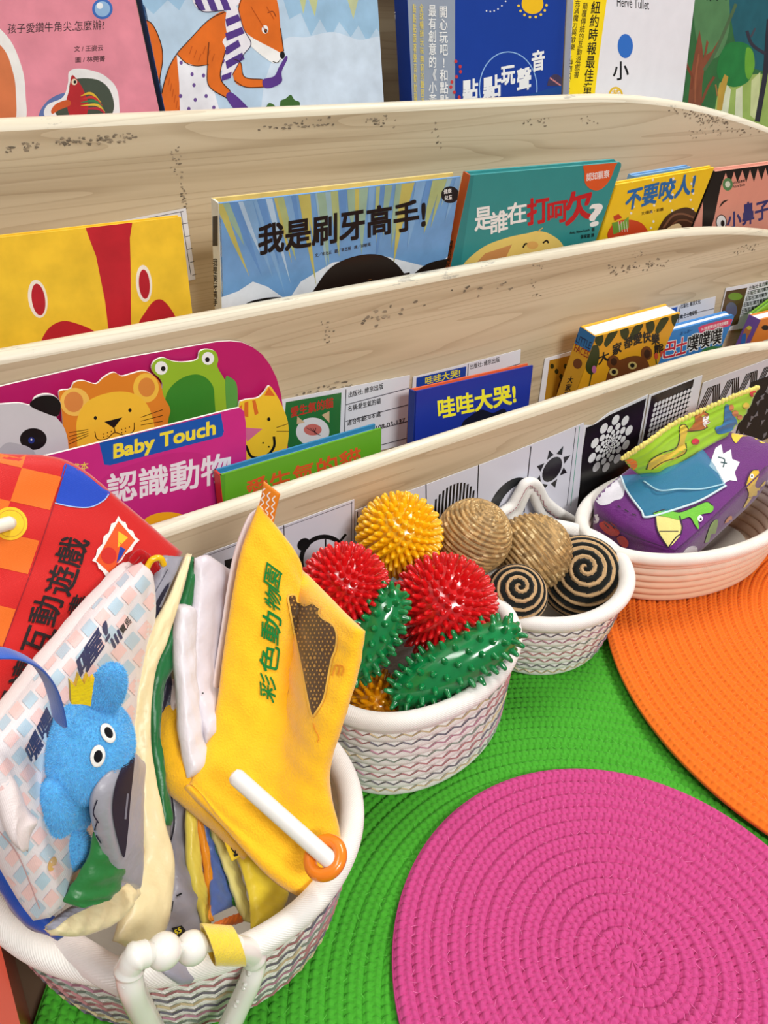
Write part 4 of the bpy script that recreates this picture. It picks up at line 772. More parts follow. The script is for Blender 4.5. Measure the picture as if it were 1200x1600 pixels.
book('board_book', 'orange book with a purple spine at the right end of the lowest tier', GB, (1188, 500), (1340, 462), 0.540, 8, 0.10, 0.018, (222, 130, 50), (116, 82, 160), WH, [('ell', (1196, 512, 6, 4), BK), ('blob', [(1186, 540), (1200, 530), (1230, 530), (1230, 560), (1186, 560)], (200, 206, 190))],
     spine_items=[('blob', [(1163, 516), (1170, 510), (1174, 516), (1168, 528), (1164, 542), (1158, 540)], (190, 120, 70)), ('ell', (1171, 512, 4, 3), (220, 206, 70)), ('blob', [(1160, 524), (1166, 522), (1164, 540), (1158, 542)], (50, 110, 190))], board=0.003, inset=0.001)
# ------------------------------------------------------------------ label cards stuck on the rack panels
def card(name, label, group, corners, y, items, base=(226, 226, 232), th=0.0007, cat='label card', mat='laminate'):
    pl = Plane(onY(600, 700, y), EX, EZ); P = pl.uv(corners); m = MB(); prism(m, pl, P, 0, th, base, (236, 236, 238), mat)
    art(m, pl, items, (P[:, 0].min(), P[:, 1].min(), P[:, 0].max(), P[:, 1].max()), mat, h0=th + 0.00002); return m.build(name, None, label, cat, group)
LN = (70, 70, 80)
GL = 'book label cards on the rack panels'
card('label_card', 'white label card behind the big yellow book with the red stripe', GL, [(150, 353), (290, 325), (305, 436), (160, 470)], P3F - 0.0009, [('line', [(200, 347), (286, 330)], LN, 1), ('line', [(282, 330), (298, 430)], LN, 1)] + [('line', [(284 + k * 4, 350 + k * 20), (294 + k * 3, 348 + k * 20)], LN, 1) for k in range(5)])
y = P2F - 0.0009
card('label_card', 'white label card showing a green cat cover, behind the green book', GL, [(436, 625), (640, 586), (634, 694), (430, 740)], y, [
    ('poly', [(446, 628), (533, 613), (530, 690), (440, 720)], (44, 112, 56)), htext('愛生氣的貓', (454, 652), (520, 636), 16, (196, 50, 40), 0.02), ('ell', (488, 674, 26, 22), (226, 222, 222)), ('poly', [(463, 662), (464, 650), (476, 660)], (214, 180, 140)), ('poly', [(502, 648), (514, 642), (514, 660)], (214, 180, 140)), ('ell', (488, 671, 14, 9), (206, 110, 100))]
    + [('line', [(478 + k * 5, 668), (500 - k * 3, 680 - k)], BK, 0.8) for k in range(4)] + [('line', [(540, 608), (536, 716)], LN, 1.2)] + [('line', [(540 - k * .4, 632 + k * 26), (638 - k, 606 + k * 26)], LN, 1.2) for k in range(4)] + [
    htext('出版社: 維京出版', (544, 621), (598, 607), 9, BK), htext('名稱:愛生氣的貓', (543, 643), (594, 630), 9, BK), htext('適合年齡: 0-6 歲', (542, 665), (594, 650), 9, BK), htext('編號: 108-03-137', (560, 680), (632, 660), 9, BK)])
card('label_card', 'white label card with a small navy cover, behind the navy blue book', GL, [(645, 589), (813, 546), (810, 610), (640, 660)], y, [
    ('poly', [(650, 590), (728, 572), (724, 630), (648, 650)], (28, 70, 160)), htext('哇哇大哭!', (664, 601), (718, 588), 12, (240, 226, 60), 0.02), ('line', [(731, 568), (728, 630)], LN, 1.2), ('line', [(731, 592), (812, 568)], LN, 1.2), htext('出版社: 維京出版', (734, 577), (780, 565), 8, BK)])
card('label_card', 'label card with a tiny bear cover, behind the golden bear book', GL, [(851, 560), (1000, 520), (990, 600), (838, 650)], y, [('poly', [(858, 563), (930, 545), (920, 620), (848, 640)], (172, 124, 36)), ('blob', [(872, 600), (886, 580), (905, 575), (900, 620), (870, 630)], (84, 48, 22))] + [('ell', (862 + k * 7, 572 + (k % 3) * 8, 3, 4), (40, 44, 20)) for k in range(6)])
card('label_card', 'white label card with two black text lines, behind the blue board book', GL, [(1036, 482), (1118, 463), (1110, 520), (1026, 540)], y, [('poly', [(1040, 484), (1058, 479), (1054, 500), (1038, 504)], (50, 90, 180)), ('line', [(1062, 478), (1056, 520)], LN, 1), ('line', [(1062, 494), (1115, 482)], LN, 1), htext('出版社: 維京文化', (1063, 482), (1094, 474), 7, BK, 0.02), htext('名稱: 巴士噗噗噗', (1058, 500), (1088, 491), 7, BK, 0.02)])
card('label_card', 'label card with a brown picture, next to the purple-spined book', GL, [(1134, 450), (1250, 428), (1240, 500), (1118, 520)], y, [('poly', [(1134, 455), (1167, 449), (1152, 506), (1120, 516)], (84, 62, 40)), ('ell', (1148, 463, 11, 6), (110, 150, 50)), ('ell', (1142, 484, 9, 12), (96, 96, 124))]
    + [htext('出版社:星月書房', (1170 - k * 3, 453 + k * 9), (1204 - k * 3, 444 + k * 9), 6, BK, 0.02) for k in range(5)] + [('line', [(1168 - k * 3, 455 + k * 9), (1212, 446 + k * 9)], LN, 0.8) for k in range(5)])

# ---- black and white picture strips along the front panel
y = P1F - 0.0009
GS = 'high-contrast picture strips on the front panel'
card('picture_strip', 'white picture strip with a black alarm clock, behind the red spiky ball', GS, [(318, 866), (553, 780), (552, 960), (318, 1050)], y, [
    ('line', [(443, 820), (445, 930)], BK, 1.4), ('line', [(322, 868), (550, 785)], LN, 0.8), ('line', [(549, 783), (549, 930)], LN, 0.8), ('poly', [(350, 875), (365, 871), (365, 886), (351, 890)], BK), ('ring', (506, 876, 36, 38), BK, 7), ('ell', (474, 850, 11, 9, -40), BK), ('line', [(530, 846), (540, 834)], BK, 4), ('line', [(508, 842), (508, 880)], BK, 2.5), ('line', [(508, 880), (524, 890)], BK, 2.5)], (214, 214, 226), cat='picture card')
pl0 = Plane(onY(600, 700, y), EX, EZ)
def dot_uv(c, r): t = np.linspace(0, 2 * np.pi, 20, endpoint=False); return np.c_[c[0] + r * np.cos(t), c[1] + r * np.sin(t)]
su = pl0.uv([(706, 796)])[0]
circ = []
for k in range(-6, 7):
    x = k * 0.0046; hh = math.sqrt(max(0.031 ** 2 - x * x, 0)); circ.append(('upoly', [(su[0] + x - 0.0013, su[1] - hh), (su[0] + x + 0.0013, su[1] - hh), (su[0] + x + 0.0013, su[1] + hh), (su[0] + x - 0.0013, su[1] + hh)], BK))
s2 = pl0.uv([(862, 733)])[0]; sun = [('upoly', dot_uv(s2, 0.0155), BK)]
for k in range(8):
    a = math.radians(k * 45 + 20); d = A_(math.cos(a), math.sin(a)); e = A_(-d[1], d[0]); sun.append(('upoly', [s2 + d * 0.0185 + e * 0.0052, s2 + d * 0.0185 - e * 0.0052, s2 + d * 0.029], BK))
cr = pl0.uv([(796, 788)])[0]; t = np.linspace(0.3, math.pi * 1.25, 30)
cres = np.vstack([np.c_[cr[0] + 0.033 * np.cos(t), cr[1] + 0.033 * np.sin(t)], np.c_[cr[0] + 0.010 + 0.0285 * np.cos(t[::-1]), cr[1] - 0.006 + 0.0285 * np.sin(t[::-1])]])
card('picture_strip', 'white picture strip with a black sun, crescent and striped circle, behind the straw balls', GS, [(555, 797), (760, 722), (830, 694), (870, 678), (912, 660), (905, 760), (888, 900), (555, 1020)], y, [
    ('line', [(665, 756), (666, 860)], BK, 1.6), ('line', [(747, 726), (743, 840)], BK, 1.6), ('line', [(829, 697), (818, 800)], BK, 1.6), ('line', [(899, 668), (885, 790)], LN, 1), ('line', [(905, 666), (891, 790)], (100, 170, 150), 1), ('line', [(558, 799), (558, 900)], BK, 1.4), ('upoly', cres, (40, 42, 44))] + circ + sun, (216, 216, 228), cat='picture card')
sp = pl0.uv([(953, 693)])[0]; dots = []
for k in range(8):
    r = 0.0027 * 1.42 ** k
    for j in range(10):
        a = j * 2 * math.pi / 10 + k * 0.314; c = sp + r * A_(math.cos(a), math.sin(a))
        dots.append(('upoly', dot_uv(c, r * 0.205), (236, 236, 240)))
card('picture_strip', 'black picture card with a whirl of white dots, behind the purple tissue box', GS, [(908, 664), (926, 664), (950, 645), (1012, 616), (988, 760), (890, 800)], y + 0.0002, [('upoly', np.vstack([pl0.uv([(915, 668), (930, 662), (952, 648), (1009, 622), (984, 760), (895, 800)])]), (20, 20, 22))] + dots, (226, 226, 232), cat='picture card')
gd = []
g0 = pl0.uv([(1024, 632), (1074, 610), (1008, 700)])
for i in range(11):
    for j in range(14):
        c = g0[0] + (g0[1] - g0[0]) * i / 9.0 + A_(0, -1) * j * np.linalg.norm(g0[1] - g0[0]) / 9.0; gd.append(('upoly', dot_uv(c, 0.0030), (232, 232, 236)))
card('picture_strip', 'black picture card with rows of small white dots', GS, [(1014, 617), (1097, 586), (1080, 680), (990, 760)], y, [('poly', [(1017, 619), (1084, 592), (1062, 700), (990, 760)], (20, 20, 22))] + [d for d in gd if True], (226, 226, 232), cat='picture card')
zz = []
w0 = pl0.uv([(1098, 606)])[0]
for k in range(9):
    x = w0[0] + k * 0.021
    for q in range(4):
        o = q * 0.0042
        zz.append(('upoly', [(x + o, w0[1] - 0.030), (x + o + 0.0030, w0[1] - 0.030), (x + o + 0.0135, w0[1] - 0.002), (x + o + 0.0105, w0[1] - 0.002)] if k % 2 == 0 else [(x + o + 0.0105, w0[1] - 0.030), (x + o + 0.0135, w0[1] - 0.030), (x + o + 0.003, w0[1] - 0.002), (x + o, w0[1] - 0.002)], BK))
for k in range(46): zz.append(('upoly', [(w0[0] + k * 0.0046, w0[1] - 0.046), (w0[0] + k * 0.0046 + 0.0026, w0[1] - 0.046), (w0[0] + k * 0.0046 + 0.0046, w0[1] - 0.034), (w0[0] + k * 0.0046 + 0.002, w0[1] - 0.034)], BK))
r_ = np.random.default_rng(3); bx = pl0.uv([(1168, 610)])[0]
zz.append(('upoly', [(bx[0], bx[1] - 0.12), (bx[0] + 0.25, bx[1] - 0.12), (bx[0] + 0.25, bx[1] + 0.012), (bx[0], bx[1] + 0.012)], (24, 24, 26)))
for k in range(70):
    c = bx + A_(r_.uniform(0.004, 0.22), r_.uniform(-0.1, 0.006)); a = r_.uniform(0, 6.28); zz.append(('upoly', [c + 0.0065 * A_(math.cos(a + q), math.sin(a + q)) * (1 if i % 2 else 0.45) for i, q in enumerate(np.linspace(0, 6.28, 6, endpoint=False))], (120, 120, 124)))
card('picture_strip', 'black and white zigzag picture card at the right end of the front panel', GS, [(1098, 598), (1210, 557), (1330, 520), (1300, 640), (1076, 700)], y, zz, (212, 212, 218), cat='picture card')
# ------------------------------------------------------------------ soft things: stuffed sheets and artwork wrapped on them
def sheet(mb, polys, thick, col, mat='satin', nu=14, nv=40, puff=4, wrinkle=0.0, back=None, rim_t=0.0012):
    """polys: polylines across the sheet, each a list of (px, py, y); lofted, given thickness, pinched at the seams"""
    G = np.array([catmull([onY(*p) for p in P], nv) for P in polys])
    G = np.stack([catmull(G[:, j], nu) if len(polys) > 2 else np.linspace(G[0, j], G[1, j], nu) for j in range(nv)], 1)
    du = np.gradient(G, axis=0); dv = np.gradient(G, axis=1); Nn = np.cross(du, dv); Nn /= np.linalg.norm(Nn, axis=2)[..., None] + 1e-12
    if (Nn.reshape(-1, 3) @ (EYE - G.reshape(-1, 3).mean(0))).sum() < 0: Nn = -Nn
    u = np.linspace(-1, 1, nu)[:, None]; v = np.linspace(-1, 1, nv)[None]
    e = np.sqrt(np.clip((1 - np.abs(u) ** puff) * (1 - np.abs(v) ** (puff * 3)), 0, 1)); T = (rim_t + (thick - rim_t) * e)[..., None]
    w = 0
    if wrinkle:
        r = np.random.default_rng(int(abs(G.sum() * 1e4)) % 9999); f = r.uniform(2, 5, 4); p = r.uniform(0, 6, 4)
        w = wrinkle * (np.sin(f[0] * v * 4 + p[0] + u * f[1]) * 0.5 + np.sin(f[2] * v * 7 + p[1] - u * 2 * f[3]) * 0.35 + np.sin(11 * v + 3 * u + p[2]) * 0.2)[..., None] * (1 - np.abs(u[..., None]) ** 4 * 0.5)
    A = G + Nn * (T * 0.5 + w); B = G - Nn * (T * 0.5 - w)
    ori = np.cross(A[1, nv // 2] - A[0, nv // 2], A[0, nv // 2 + 1] - A[0, nv // 2]) @ Nn[0, nv // 2]
    F = grid_faces(nu, nv); F = F if ori > 0 else F[:, ::-1]
    edge = [(i, 0) for i in range(nu)] + [(nu - 1, j) for j in range(1, nv)] + [(i, nv - 1) for i in range(nu - 2, -1, -1)] + [(0, j) for j in range(nv - 2, 0, -1)]
    ii = np.array(edge); e0 = ii[:, 0] * nv + ii[:, 1]; e1 = np.roll(e0, -1); nA = nu * nv; Q = np.c_[e0, e1, e1 + nA, e0 + nA]
    cc = np.vstack([np.tile(np.asarray(col, float), (len(F), 1)), np.tile(np.asarray(back or col, float), (len(F), 1)), np.tile(np.asarray(col, float), (len(Q), 1))])
    mb.add(np.vstack([A.reshape(-1, 3), B.reshape(-1, 3)]), np.vstack([F, F[:, ::-1] + nA, Q if ori < 0 else Q[:, ::-1]]), cc, mat)
    return A
def decal(surf, out, items, mat='cloth', lift=0.0005, dl=0.00012, cell=9.0, only=None):
    """wrap artwork (photo pixels) on the surface collected in surf"""
    bv = surf.bvh(); h = lift; e = Vector(EYE)
    for it in items:
        if it[0] == 'mat': mat = it[1]; continue
        for V, F, c, kk in art_shapes([it]):
            h += dl * kk
            if F is None: V, F = tess(V)
            if len(F) == 0: continue
            if F.shape[1] == 4: F = np.vstack([F[:, :3], F[:, [0, 2, 3]]])
            V = np.asarray(V, float)
            for _ in range(5):
                E = np.linalg.norm(V[F] - V[np.roll(F, -1, 1)], axis=2).max(1)
                if E.max() < cell or len(F) > 6000: break
                keep = F[E < cell]; sp = F[E >= cell]; mid = {}; VV = list(V); NF = []
                def mp(a, b):
                    k = (min(a, b), max(a, b))
                    if k not in mid: mid[k] = len(VV); VV.append((V[a] + V[b]) / 2)
                    return mid[k]
                for a, b, d in sp:
                    x, y, z = mp(a, b), mp(b, d), mp(d, a); NF += [(a, x, z), (x, b, y), (z, y, d), (x, y, z)]
                V = np.array(VV); F = np.vstack([keep, np.array(NF)]) if len(keep) else np.array(NF)
            P = np.zeros((len(V), 3)); ok = np.zeros(len(V), bool)
            for i, (x, y) in enumerate(V):
                d = Vector(nrm(ray(x, y))); hit = bv.ray_cast(e, d)
                if hit[0] is not None: P[i] = np.array(hit[0]) - np.array(d) * h; ok[i] = True
            F = F[ok[F].all(1)]
            if len(F) == 0: continue
            # drop triangles that would span a jump in depth
            D = np.linalg.norm(P[F] - P[np.roll(F, -1, 1)], axis=2).max(1); F = F[D < 0.02]
            if len(F) == 0: continue
            n = np.cross(P[F[:, 1]] - P[F[:, 0]], P[F[:, 2]] - P[F[:, 0]]); fl = (n * (EYE - P[F[:, 0]])).sum(1) < 0
            F = F.copy(); F[fl] = F[fl][:, ::-1]
            out.add(P, F, c, mat, True)

def fur(mb, P, Nn, L, wd, col, jit=0.10, lay=0.5, comb=None):
    """short pile: one thin blade per root point"""
    n = len(P); r = np.random.default_rng(n); D = Nn + r.normal(0, lay, (n, 3)) + (0 if comb is None else comb)
    D /= np.linalg.norm(D, axis=1)[:, None]; S = np.cross(D, r.normal(0, 1, (n, 3))); S /= np.linalg.norm(S, axis=1)[:, None]
    ln = (L * r.uniform(0.6, 1.15, n))[:, None]; V = np.stack([P - S * wd - Nn * L * 0.15, P + S * wd - Nn * L * 0.15, P + D * ln], 1).reshape(-1, 3)
    c = np.clip(np.asarray(col) * (1 + r.uniform(-jit, jit, (n, 1))), 0, 255); mb.add(V, np.arange(3 * n).reshape(-1, 3), c, 'plush', True)
def sample(mb, n, seed=1, keep=None):
    """random points and normals on the shapes collected in mb"""
    V, F = mb.arrays(); T = np.vstack([F[:, :3], F[F[:, 3] >= 0][:, [0, 2, 3]]]); a, b, c = V[T[:, 0]], V[T[:, 1]], V[T[:, 2]]
    N_ = np.cross(b - a, c - a); A = np.linalg.norm(N_, axis=1); ok = A > 1e-14; r = np.random.default_rng(seed); i = r.choice(np.where(ok)[0], n, p=A[ok] / A[ok].sum())
    u, v = r.random((2, n)); f = u + v > 1; u[f], v[f] = 1 - u[f], 1 - v[f]
    return a[i] + (b - a)[i] * u[:, None] + (c - a)[i] * v[:, None], N_[i] / A[i][:, None]

# ------------------------------------------------------------------ purple fabric tissue box in the oval basket
PUR = (104, 30, 116)
bt = thing('tissue_box', 'purple stuffed fabric tissue box printed with dinosaurs, in the oval basket', 'toy', (0.75, 0.41, 0.03))
zt = 0.099
cA, cB, cC = onZ(918, 776, zt), onZ(1057, 862, zt - 0.006), onZ(1226, 706, zt + 0.004)
cC = onZ(1240, 694, 0.128); cD = onY(1082, 646, 0.490); dn = A_(0.0, 0.0, -0.070)
crn = [cA + dn + A_(0.012, 0, 0), cB + dn + A_(0.002, 0.014, 0), cC + dn + A_(-0.02, 0.006, 0), cD + dn + A_(0, -0.006, 0), cA, cB, cC, cD]
def soft_box(c, n=18, k=0.86, bulge=0.006):
    m = MB(); s = np.linspace(-1, 1, n)
    mapc = lambda p: sum(np.outer(((1 + sx * p[:, 0]) * (1 + sy * p[:, 1]) * (1 + sz * p[:, 2])) / 8, c[i]) for i, (sx, sy, sz) in enumerate([(-1, -1, -1), (1, -1, -1), (1, 1, -1), (-1, 1, -1), (-1, -1, 1), (1, -1, 1), (1, 1, 1), (-1, 1, 1)]))
    S, T = np.meshgrid(s, s, indexing='ij'); S, T = S.ravel(), T.ravel(); one = np.ones_like(S)
    for f in ((S, T, one), (T, S, -one), (one, S, T), (-one, T, S), (T, one, S), (S, -one, T)):
        p = np.stack(f, 1); q = np.abs(p); ln = (np.clip(q, 0, 1) ** 9).sum(1) ** (1 / 9); p2 = p / ln[:, None]
        wob = 1 + 0.012 * np.sin(7 * p[:, 0] + 3 * p[:, 1]) * np.sin(5 * p[:, 2] + 2 * p[:, 0])
        bul = 1 + 0.05 * (1 - p[:, 0] ** 2) * (1 - p[:, 1] ** 2) * (q[:, 2] > 0.99) + 0.05 * (1 - p[:, 1] ** 2) * (1 - p[:, 2] ** 2) * (q[:, 0] > 0.99)
        V = mapc(p2 * wob[:, None] * bul[:, None]); m.add(V, grid_faces(n, n), PUR, 'plush')
    return m
m = soft_box(crn); m2 = MB(); m2.V, m2.F, m2.C, m2.M, m2.S, m2.U, m2.n, m2.names = list(m.V), list(m.F), list(m.C), list(m.M), list(m.S), list(m.U), m.n, list(m.names)
DK = (40, 24, 44)
decal(m, m2, [('blob', [(927, 773), (929, 763), (938, 755), (944, 746), (960, 744), (972, 748), (976, 764), (972, 778), (960, 782), (950, 788), (936, 788)], (232, 228, 236)),
    ('blob', [(906, 800), (908, 794), (920, 792), (932, 800), (936, 812), (930, 818), (914, 812)], (232, 228, 236)), ('blob', [(1066, 868), (1074, 856), (1086, 853), (1090, 860), (1084, 876), (1072, 878)], (230, 224, 234)),
    ('poly', [(1118, 700), (1127, 694), (1130, 709), (1142, 702), (1144, 717), (1156, 722), (1148, 738), (1152, 752), (1140, 750), (1130, 756), (1122, 740), (1108, 728)], (238, 236, 242)), ('line', [(1122, 714), (1132, 718), (1130, 730)], (30, 70, 80), 2), ('line', [(1126, 722), (1136, 724)], (30, 70, 80), 2),
    ('blob', [(1143, 680), (1150, 668), (1170, 668), (1188, 676), (1196, 690), (1190, 692), (1176, 684), (1160, 682), (1150, 692)], (244, 206, 50)),
    ('poly', [(1024, 806), (1060, 808), (1066, 826), (1062, 838), (1052, 850), (1044, 856), (1036, 842), (1028, 830)], (226, 214, 130)), ('line', [(1024, 806), (1028, 830), (1044, 856)], DK, 2), ('line', [(1044, 856), (1056, 840), (1064, 834)], DK, 2), ('line', [(1030, 830), (1060, 830)], DK, 1.2),
    ('blob', [(1020, 802), (1040, 796), (1062, 800), (1084, 792), (1104, 784), (1114, 790), (1112, 800), (1092, 806), (1092, 826), (1086, 820), (1078, 808), (1062, 812), (1044, 808)], (110, 190, 50)), ('line', [(1020, 802), (1040, 796), (1062, 800), (1084, 792), (1104, 784), (1114, 790)], DK, 1.6), ('ell', (1094, 810, 4, 5), WH), ('ell', (1095, 811, 1.8, 2.2), BK), ('line', [(1062, 806), (1066, 822), (1064, 834)], DK, 2),
    ('blob', [(936, 820), (946, 814), (960, 820), (968, 832), (962, 838), (948, 834)], (186, 50, 40)), ('blob', [(964, 840), (974, 838), (982, 848), (978, 856), (968, 850)], (186, 50, 40)), ('line', [(944, 818), (952, 826)], DK, 1.5), ('line', [(952, 816), (960, 826)], DK, 1.5),
    ('blob', [(904, 790), (912, 776), (918, 782), (914, 792), (906, 798)], (90, 150, 50)), ('line', [(965, 790), (970, 793)], DK, 2), ('line', [(976, 796), (982, 800)], DK, 2), ('line', [(988, 803), (994, 805)], DK, 2),
    ('blob', [(1166, 756), (1170, 744), (1176, 735), (1184, 734), (1186, 742), (1180, 758), (1186, 762), (1198, 748), (1206, 744), (1206, 770), (1190, 780), (1164, 800), (1160, 796), (1170, 774)], (222, 180, 40)), ('ell', (1175, 744, 3, 3.6), WH), ('ell', (1175, 744, 1.4, 1.6), BK), ('line', [(1166, 756), (1170, 744), (1176, 735), (1184, 734)], DK, 1.4),
    ('blob', [(1096, 874), (1102, 846), (1110, 822), (1118, 812), (1122, 816), (1116, 840), (1106, 862), (1100, 880)], (130, 160, 50)), ('blob', [(1126, 840), (1134, 814), (1142, 806), (1144, 812), (1138, 834)], (212, 130, 60)),
    ('line', [(934, 806), (980, 834), (1056, 861)], (70, 18, 78), 2), ('line', [(1057, 862), (1100, 824), (1150, 776), (1200, 728)], (76, 20, 84), 2)], 'plush', lift=0.0006, dl=0.00015, cell=7)
m2.build('body', bt)
LIME = (166, 214, 40)
boxbv = m.bvh()
def onbox(x, y, lift=0.0):
    d = nrm(ray(x, y)); h = boxbv.ray_cast(Vector(EYE), Vector(d))[0]
    return (np.array(h) if h is not None else onZ(x, y, 0.125)) - d * lift
lc = thing('cloth_tissue', 'lime green fabric tissue with a scalloped yellow hem sticking up from the purple box', 'cloth', onbox(1060, 720))
def rise(top, mid, base, back):
    yb = onbox(*base)[1]; return [(*top, yb + back), (*mid, yb + back * 0.4), (*base, yb - 0.002)]
LT = [((973, 716), (984, 730), (1002, 744), 0.004), ((1010, 692), (1022, 716), (1036, 742), 0.006), ((1050, 664), (1056, 690), (1068, 722), 0.010), ((1100, 640), (1100, 668), (1100, 702), 0.010), ((1150, 618), (1140, 650), (1124, 688), 0.008), ((1184, 606), (1164, 648), (1136, 680), 0.004)]
LP = [rise(*q) for q in LT]
m = MB(); sheet(m, LP, 0.0016, LIME, 'cloth', 40, 16, wrinkle=0.0022)
m2 = MB(); m2.V, m2.F, m2.C, m2.M, m2.S, m2.U, m2.n, m2.names = list(m.V), list(m.F), list(m.C), list(m.M), list(m.S), list(m.U), m.n, list(m.names)
OL = (50, 44, 24)
decal(m, m2, [('ell', (985, 726, 11, 9), (226, 120, 40)), ('blob', [(1012, 733), (1014, 722), (1030, 712), (1050, 706), (1058, 700), (1062, 684), (1062, 668), (1070, 664), (1075, 672), (1070, 690), (1072, 704), (1060, 716), (1040, 722), (1024, 732)], (222, 190, 60)), ('line', [(1010, 734), (1016, 720), (1034, 708), (1056, 700), (1062, 684), (1062, 667), (1070, 663), (1076, 671)], OL, 1.6), ('line', [(1018, 734), (1036, 722), (1060, 714), (1072, 706), (1072, 692)], OL, 1.4),
    ('poly', [(1080, 638), (1090, 636), (1100, 642), (1108, 648), (1104, 654), (1110, 658), (1104, 662), (1106, 668), (1096, 672), (1080, 675), (1074, 674), (1086, 660), (1086, 648)], (176, 100, 36)), ('poly', [(1098, 652), (1106, 648), (1108, 652), (1106, 656), (1110, 660), (1104, 664), (1102, 668), (1098, 662)], WH), ('line', [(1080, 638), (1090, 636), (1108, 648)], OL, 1.4), ('line', [(1074, 674), (1096, 672), (1106, 667)], OL, 1.4),
    ('blob', [(1132, 642), (1134, 632), (1140, 634), (1144, 646), (1152, 658), (1148, 672), (1136, 676), (1122, 678), (1118, 668), (1130, 662)], (50, 110, 160)), ('ell', (1143, 637, 4, 5), (196, 120, 70)), ('ell', (1149, 646, 5, 5), (196, 120, 70)), ('ell', (1156, 652, 4, 4), (196, 120, 70)), ('ell', (1087, 690, 6, 5), (206, 40, 60)), ('ell', (1177, 615, 5, 6), (206, 40, 50)), ('ell', (1166, 634, 5, 5), (226, 196, 60))], 'cloth', cell=6)
m2.build('fabric', lc)
m = MB(); E = catmull([onY(*q[0]) for q in LP], 46)
for k, p in enumerate(E): ball(m, p, (0.0030, 0.0024, 0.0030 + 0.0008 * (k % 3)), (240, 226, 120), 'cloth', 10, 7)
m.build('scalloped_hem', lc)
gz = thing('gauze_scarf', 'sheer turquoise gauze scarf with a white overlocked edge lying on the purple box', 'scarf', onbox(1060, 770))
GP = [[(970, 744, .010), (980, 768, .005), (1002, 798, .002), (1010, 808, .002)], [(1010, 738, .014), (1026, 760, .010), (1044, 784, .004), (1052, 797, .002)], [(1060, 724, .018), (1074, 744, .012), (1090, 768, .006), (1094, 782, .003)], [(1098, 702, .020), (1112, 720, .013), (1126, 744, .006), (1134, 759, .003)]]
zs = lambda P: [(x, y, onbox(x, y, l)[1]) for x, y, l in P]
m = MB(); sheet(m, [zs(P) for P in GP], 0.0004, (40, 150, 186), 'gauze', 24, 18, wrinkle=0.0010, rim_t=0.0003)
m.build('fabric', gz)
m = MB(); tube(m, catmull([onbox(x, y, l + 0.0008) for x, y, l in GP[0] + [q[3] for q in GP[1:]]], 60), 0.0013, (206, 226, 234), 'cloth', 6); m.build('hem', gz)
m = MB(); tube(m, catmull([onbox(x, y, l) for x, y, l in [(1006, 752, .014), (1030, 766, .013), (1062, 764, .012), (1096, 764, .008), (1132, 756, .005)]], 40), 0.0009, (170, 210, 224), 'cloth', 6); m.build('hem', gz)
# ------------------------------------------------------------------ things crammed into the big basket
def clone(m):
    c = MB(); c.V, c.F, c.C, c.M, c.S, c.U, c.n, c.names = list(m.V), list(m.F), list(m.C), list(m.M), list(m.S), list(m.U), m.n, list(m.names); return c
# red game book leaning back on the rack
RB = (206, 26, 24); yr = lambda x, y: 0.470 - (y - 715) * 0.00027 + x * 0.0001
rp = lambda *P: [(x, y, yr(x, y)) for x, y in P]
rb = thing('cloth_book', 'big red cloth game book with orange checks and a blue corner, leaning at the back', 'cloth book', (0.03, 0.42, 0.10))
m = MB(); sheet(m, [rp((-90, 708), (-120, 860), (-150, 1010), (-160, 1200)), rp((0, 711), (-30, 860), (-70, 1040), (-90, 1200)), rp((103, 722), (60, 862), (6, 1010), (-40, 1170)), rp((190, 788), (130, 900), (60, 1040), (0, 1150)), rp((282, 864), (215, 960), (130, 1070), (60, 1150))], 0.014, RB, 'cloth', 40, 44, 8, 0.0010, rim_t=0.006)
m2 = clone(m); OR_ = (232, 110, 24); its = []
its += [('blob', [(100, 727), (108, 726), (130, 738), (160, 762), (172, 770), (160, 784), (140, 792), (116, 791), (88, 784), (94, 756)], (24, 70, 190)), ('line', [(86, 786), (116, 792), (142, 792), (162, 782), (170, 772)], (170, 200, 240), 1.6), ('line', [(104, 726), (60, 862), (4, 1012)], (150, 16, 30), 1.6),
    ('ell', (16, 818, 27, 26), (240, 196, 30)), ('ring', (16, 818, 22, 21), (206, 150, 30), 1.2)]
TX = (26, 14, 16)
for chs, cen, hw in (('戲', (112, 862), 23), ('遊', (96, 907), 23), ('動', (72, 954), 23), ('互', (60, 1000), 22), ('讀', (40, 1054), 22), ('閱', (20, 1104), 22), ('書', (124, 946), 16), ('布', (104, 996), 15), ('認知', (84, 1040), 15)):
    if len(chs) > 1: chs = chs[0]
    cx, cy = cen; ex, ey = A_(hw * 0.34, -hw * 0.92), A_(hw * 0.95, hw * 0.20)
    its.append(('text', chs, (cx, cy) - ex + ey, (cx, cy) + ex + ey, (cx, cy) - ex - ey, TX, 0.014))
its += [('poly', [(185, 806), (190, 814), (196, 816), (200, 826), (208, 830), (211, 838), (218, 844), (210, 852), (206, 860), (196, 866), (190, 876), (182, 882), (172, 896), (166, 902), (160, 892), (154, 888), (152, 880), (144, 876), (150, 868), (152, 858), (160, 850), (162, 838), (170, 832), (174, 818), (180, 816)], (238, 232, 226)),
    ('poly', [(185, 814), (211, 844), (172, 896), (150, 876)], (226, 84, 26)), ('poly', [(185, 830), (200, 840), (184, 856)], (246, 190, 40)), ('ell', (170, 868, 12, 13), (206, 40, 30)), ('poly', [(188, 854), (196, 858), (190, 870), (182, 880)], (30, 60, 160))]
chk = []; rows = [690, 745, 797, 845, 897, 952, 1010, 1070, 1130, 1190]; sx = lambda y: 104 - (y - 722) * 0.345
